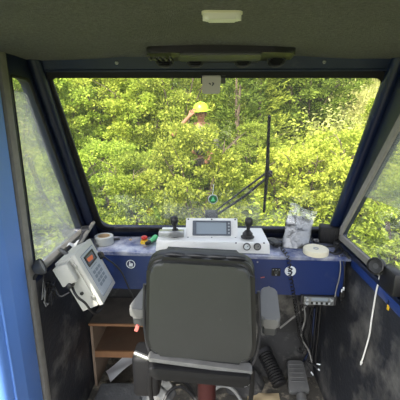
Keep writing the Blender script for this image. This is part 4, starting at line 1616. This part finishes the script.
COL.objects.link(o)
tag(o, 'pale tall grass on the slope at the upper right of the windshield', 'grass', kind='stuff')
# thicket far behind
t = bmesh.new()
for k in range(900):
    y = random.uniform(13.5, 17)
    x = random.uniform(-14, 14)
    c = V((x, y, ground_z(x, y) + random.uniform(.1, 2.9)))
    for j in range(36):
        d = V((random.gauss(0, 1), random.gauss(0, 1), random.gauss(.3, .8))).normalized()
        leaf(t, c + d * .45 * random.random() ** .4, d + V((0, 0, random.gauss(0, .4))), .17 * random.uniform(.6, 1.2), .3)
o = bpy.data.objects.new('thicket', mesh_of(t, 'thicket', L_mid))
COL.objects.link(o)
tag(o, 'distant mid green thicket closing the view behind all the shrubs', 'thicket', kind='stuff')

# ================================================================== PERSON in the brush
hc = at(201, 111, Y=5.6)
PX, PY = hc.x, 5.6
gz = ground_z(PX, PY)
HZ = hc.z + .02 - 1.70      # the ground the person stands on, from the head's height
per = thing('person', 'person in a lime hard hat and camouflage shirt, one arm raised, standing in the brush', 'person', (PX, PY, HZ))
pb = V((PX, PY, HZ))


def skin_mesh(chain, name, m, parent, sub=2):
    """chain: list of (point, radius, parent index)"""
    me = bpy.data.meshes.new(name)
    me.from_pydata([tuple(c[0]) for c in chain], [(i, c[2]) for i, c in enumerate(chain) if c[2] is not None], [])
    o = bpy.data.objects.new(name, me)
    COL.objects.link(o)
    o.modifiers.new('skin', 'SKIN')
    if not me.skin_vertices:
        bpy.context.view_layer.objects.active = o
    sv = me.skin_vertices[0].data
    for i, c in enumerate(chain):
        r = c[1] if isinstance(c[1], tuple) else (c[1], c[1])
        sv[i].radius = r
        sv[i].use_root = (i == 0)
    ss = o.modifiers.new('sub', 'SUBSURF')
    ss.levels = sub
    ss.render_levels = sub
    dg = bpy.context.evaluated_depsgraph_get()
    ev = bpy.data.meshes.new_from_object(o.evaluated_get(dg))
    o.modifiers.clear()
    ev.materials.clear()
    ev.materials.append(m)
    ev.shade_smooth()
    o.data = ev
    bpy.data.meshes.remove(me)
    o.name = name
    ev.name = name
    o.parent = parent
    return o


HD = V((0, -.02, 1.61))
body = [
    (V((0, 0, .95)), (.15, .11), None),        # 0 pelvis
    (V((0, 0, 1.15)), (.14, .10), 0),
    (V((0, 0, 1.33)), (.17, .11), 1),          # 2 chest
    (V((0, 0, 1.43)), (.10, .085), 2),
    (V((0, -.005, 1.50)), .055, 3),            # 4 neck
    (V((0, -.015, 1.56)), (.065, .075), 4),
    (V((0, -.025, 1.64)), (.078, .095), 5),    # 6 head
    (V((0, -.02, 1.72)), (.060, .075), 6),
    (V((-.19, .0, 1.415)), .062, 3),           # 8 right shoulder (image left)
    (V((-.33, -.06, 1.35)), .050, 8),
    (V((-.47, -.10, 1.29)), .042, 9),          # elbow
    (V((-.32, -.13, 1.45)), .040, 10),
    (V((-.19, -.15, 1.585)), .028, 11),        # wrist
    (V((-.155, -.155, 1.625)), (.035, .018), 12),
    (V((.19, .0, 1.415)), .062, 3),            # 14 left shoulder
    (V((.23, -.02, 1.25)), .050, 14),
    (V((.25, -.03, 1.12)), .042, 15),
    (V((.20, -.17, 1.02)), .037, 16),
    (V((.15, -.26, .96)), .027, 17),
    (V((.13, -.30, .94)), (.035, .018), 18),
    (V((-.10, 0, .88)), .095, 0),              # 20 legs
    (V((-.11, -.01, .50)), .062, 20),
    (V((-.12, .02, .10)), .040, 21),
    (V((-.125, -.10, .04)), (.042, .035), 22),
    (V((.10, 0, .88)), .095, 0),
    (V((.12, -.02, .50)), .062, 24),
    (V((.13, .02, .10)), .040, 25),
    (V((.135, -.10, .04)), (.042, .035), 26),
]


def fingers(base, pi, d, sd, curl):
    ch = []
    for k, L in enumerate((.062, .072, .068, .052)):
        s0 = base + sd * (-.027 + .018 * k)
        i0 = len(body) + len(ch)
        ch.append((s0, .0095, pi))
        ch.append((s0 + d * L * .5, .009, i0))
        ch.append((s0 + d * L * .85 + curl * L * .3, .008, i0 + 1))
        ch.append((s0 + d * L * .95 + curl * L * .65, .007, i0 + 2))
    i0 = len(body) + len(ch)
    ch.append((base - d * .045 - sd * .030, .011, pi))
    ch.append((base - d * .02 - sd * .055 + curl * .01, .0095, i0))
    ch.append((base + d * .005 - sd * .058 + curl * .025, .008, i0 + 1))
    return ch


body += fingers(V((-.13, -.16, 1.655)), 13, V((.62, -.1, .77)).normalized(), V((.75, -.2, -.62)).normalized(), V((.5, .6, -.2)))
body += fingers(V((.115, -.33, .925)), 19, V((-.4, -.8, -.35)).normalized(), V((.8, -.4, 0)).normalized(), V((.2, .3, -.9)))
skin_mesh(body, 'body', m_skin, per)
shirt = [
    (V((0, 0, .90)), (.175, .135), None), (V((0, 0, 1.12)), (.165, .125), 0), (V((0, 0, 1.33)), (.195, .135), 1),
    (V((0, 0, 1.43)), (.115, .10), 2), (V((0, -.002, 1.475)), (.068, .068), 3),
    (V((-.19, 0, 1.415)), .078, 3), (V((-.33, -.06, 1.35)), .065, 5),
    (V((.19, 0, 1.415)), .078, 3), (V((.23, -.02, 1.25)), .066, 7), (V((.25, -.03, 1.13)), .058, 8), (V((.215, -.13, 1.05)), .052, 9)]
skin_mesh(shirt, 'shirt', m_camo, per)
tro = [(V((0, 0, .93)), (.165, .125), None), (V((-.10, 0, .84)), .108, 0), (V((-.11, -.01, .5)), .082, 1), (V((-.12, .015, .11)), .066, 2),
       (V((.10, 0, .84)), .108, 0), (V((.12, -.02, .5)), .082, 4), (V((.13, .015, .11)), .066, 5)]
skin_mesh(tro, 'trousers', m_trous, per)
# face
mb = MB()
mb.ell(pb + V((0, -.118, 1.615)), (.014, .020, .022))
mb.build('nose', m_skin, per)
for sx_ in (-1, 1):
    MB().ell(pb + V((sx_ * .030, -.112, 1.640)), (.012, .008, .007)).build('eye', m_eye, per)
    MB().ell(pb + V((sx_ * .083, -.02, 1.625)), (.012, .022, .032)).build('ear', m_skin, per)
MB().ell(pb + V((0, -.112, 1.572)), (.024, .008, .007)).build('mouth', m_lip, per)
MB().ell(pb + V((0, .01, 1.655)), (.092, .098, .075)).build('hair', m_hair, per)
T = Matrix.Translation(pb + V((0, -.02, 1.685))) @ rotm((0, 0, 0), 6, -4, 0)
hh = MB().lathe([(.150, .0), (.152, .006), (.128, .016), (.122, .05), (.105, .09), (.07, .122), (.03, .137), (0, .139)], T @ Matrix.Diagonal((1.0, 1.15, 1, 1)), 32).build('hard_hat', m_hat, per)
MB().box((0, 0, .135), (.03, .20, .014), T, bev=.006).build('ridge', m_hat, hh)
mb = MB().prism(rpoly([(-.12, -.09), (.12, -.09), (.09, -.225), (-.09, -.225)], .05), .0, .007, onm(T), bev=.002)
mb.build('peak', m_hat, hh)
for sx_ in (-1, 1):
    MB().box(pb + V((sx_ * .125, -.14, .035)), (.105, .28, .09), None, bev=.03, seg=3).build('boot', m_bark, per)

# ================================================================== LIGHT
w = bpy.data.worlds.new('world')
S.world = w
w.use_nodes = True
nt = w.node_tree
bg = nt.nodes['Background']
sky = nt.nodes.new('ShaderNodeTexSky')
sky.sky_type = 'NISHITA'
sky.sun_disc = False
sky.sun_elevation = math.radians(48)
sky.sun_rotation = math.radians(200)
sky.air_density = 1.0
sky.dust_density = 2.0
hsv = nt.nodes.new('ShaderNodeHueSaturation')
hsv.inputs['Saturation'].default_value = .40
nt.links.new(sky.outputs['Color'], hsv.inputs['Color'])
nt.links.new(hsv.outputs['Color'], bg.inputs['Color'])
bg.inputs['Strength'].default_value = .34
sl = bpy.data.lights.new('sun', 'SUN')
sl.energy = 5.6
sl.angle = math.radians(.6)
sl.color = (1, .95, .84)
so = bpy.data.objects.new('sun', sl)
COL.objects.link(so)
so.location = (-3, -6, 9)
dirv = V((.42, .72, -.95))
so.rotation_euler = dirv.to_track_quat('-Z', 'Y').to_euler()

S.view_settings.view_transform = 'Standard'
S.view_settings.look = 'None'
S.view_settings.gamma = 1
S.view_settings.use_curve_mapping = False
S.view_settings.exposure = .85
S.cycles.use_denoising = True
S.cycles.max_bounces = 10
S.cycles.diffuse_bounces = 5
S.cycles.transparent_max_bounces = 16
S.cycles.sample_clamp_indirect = 8
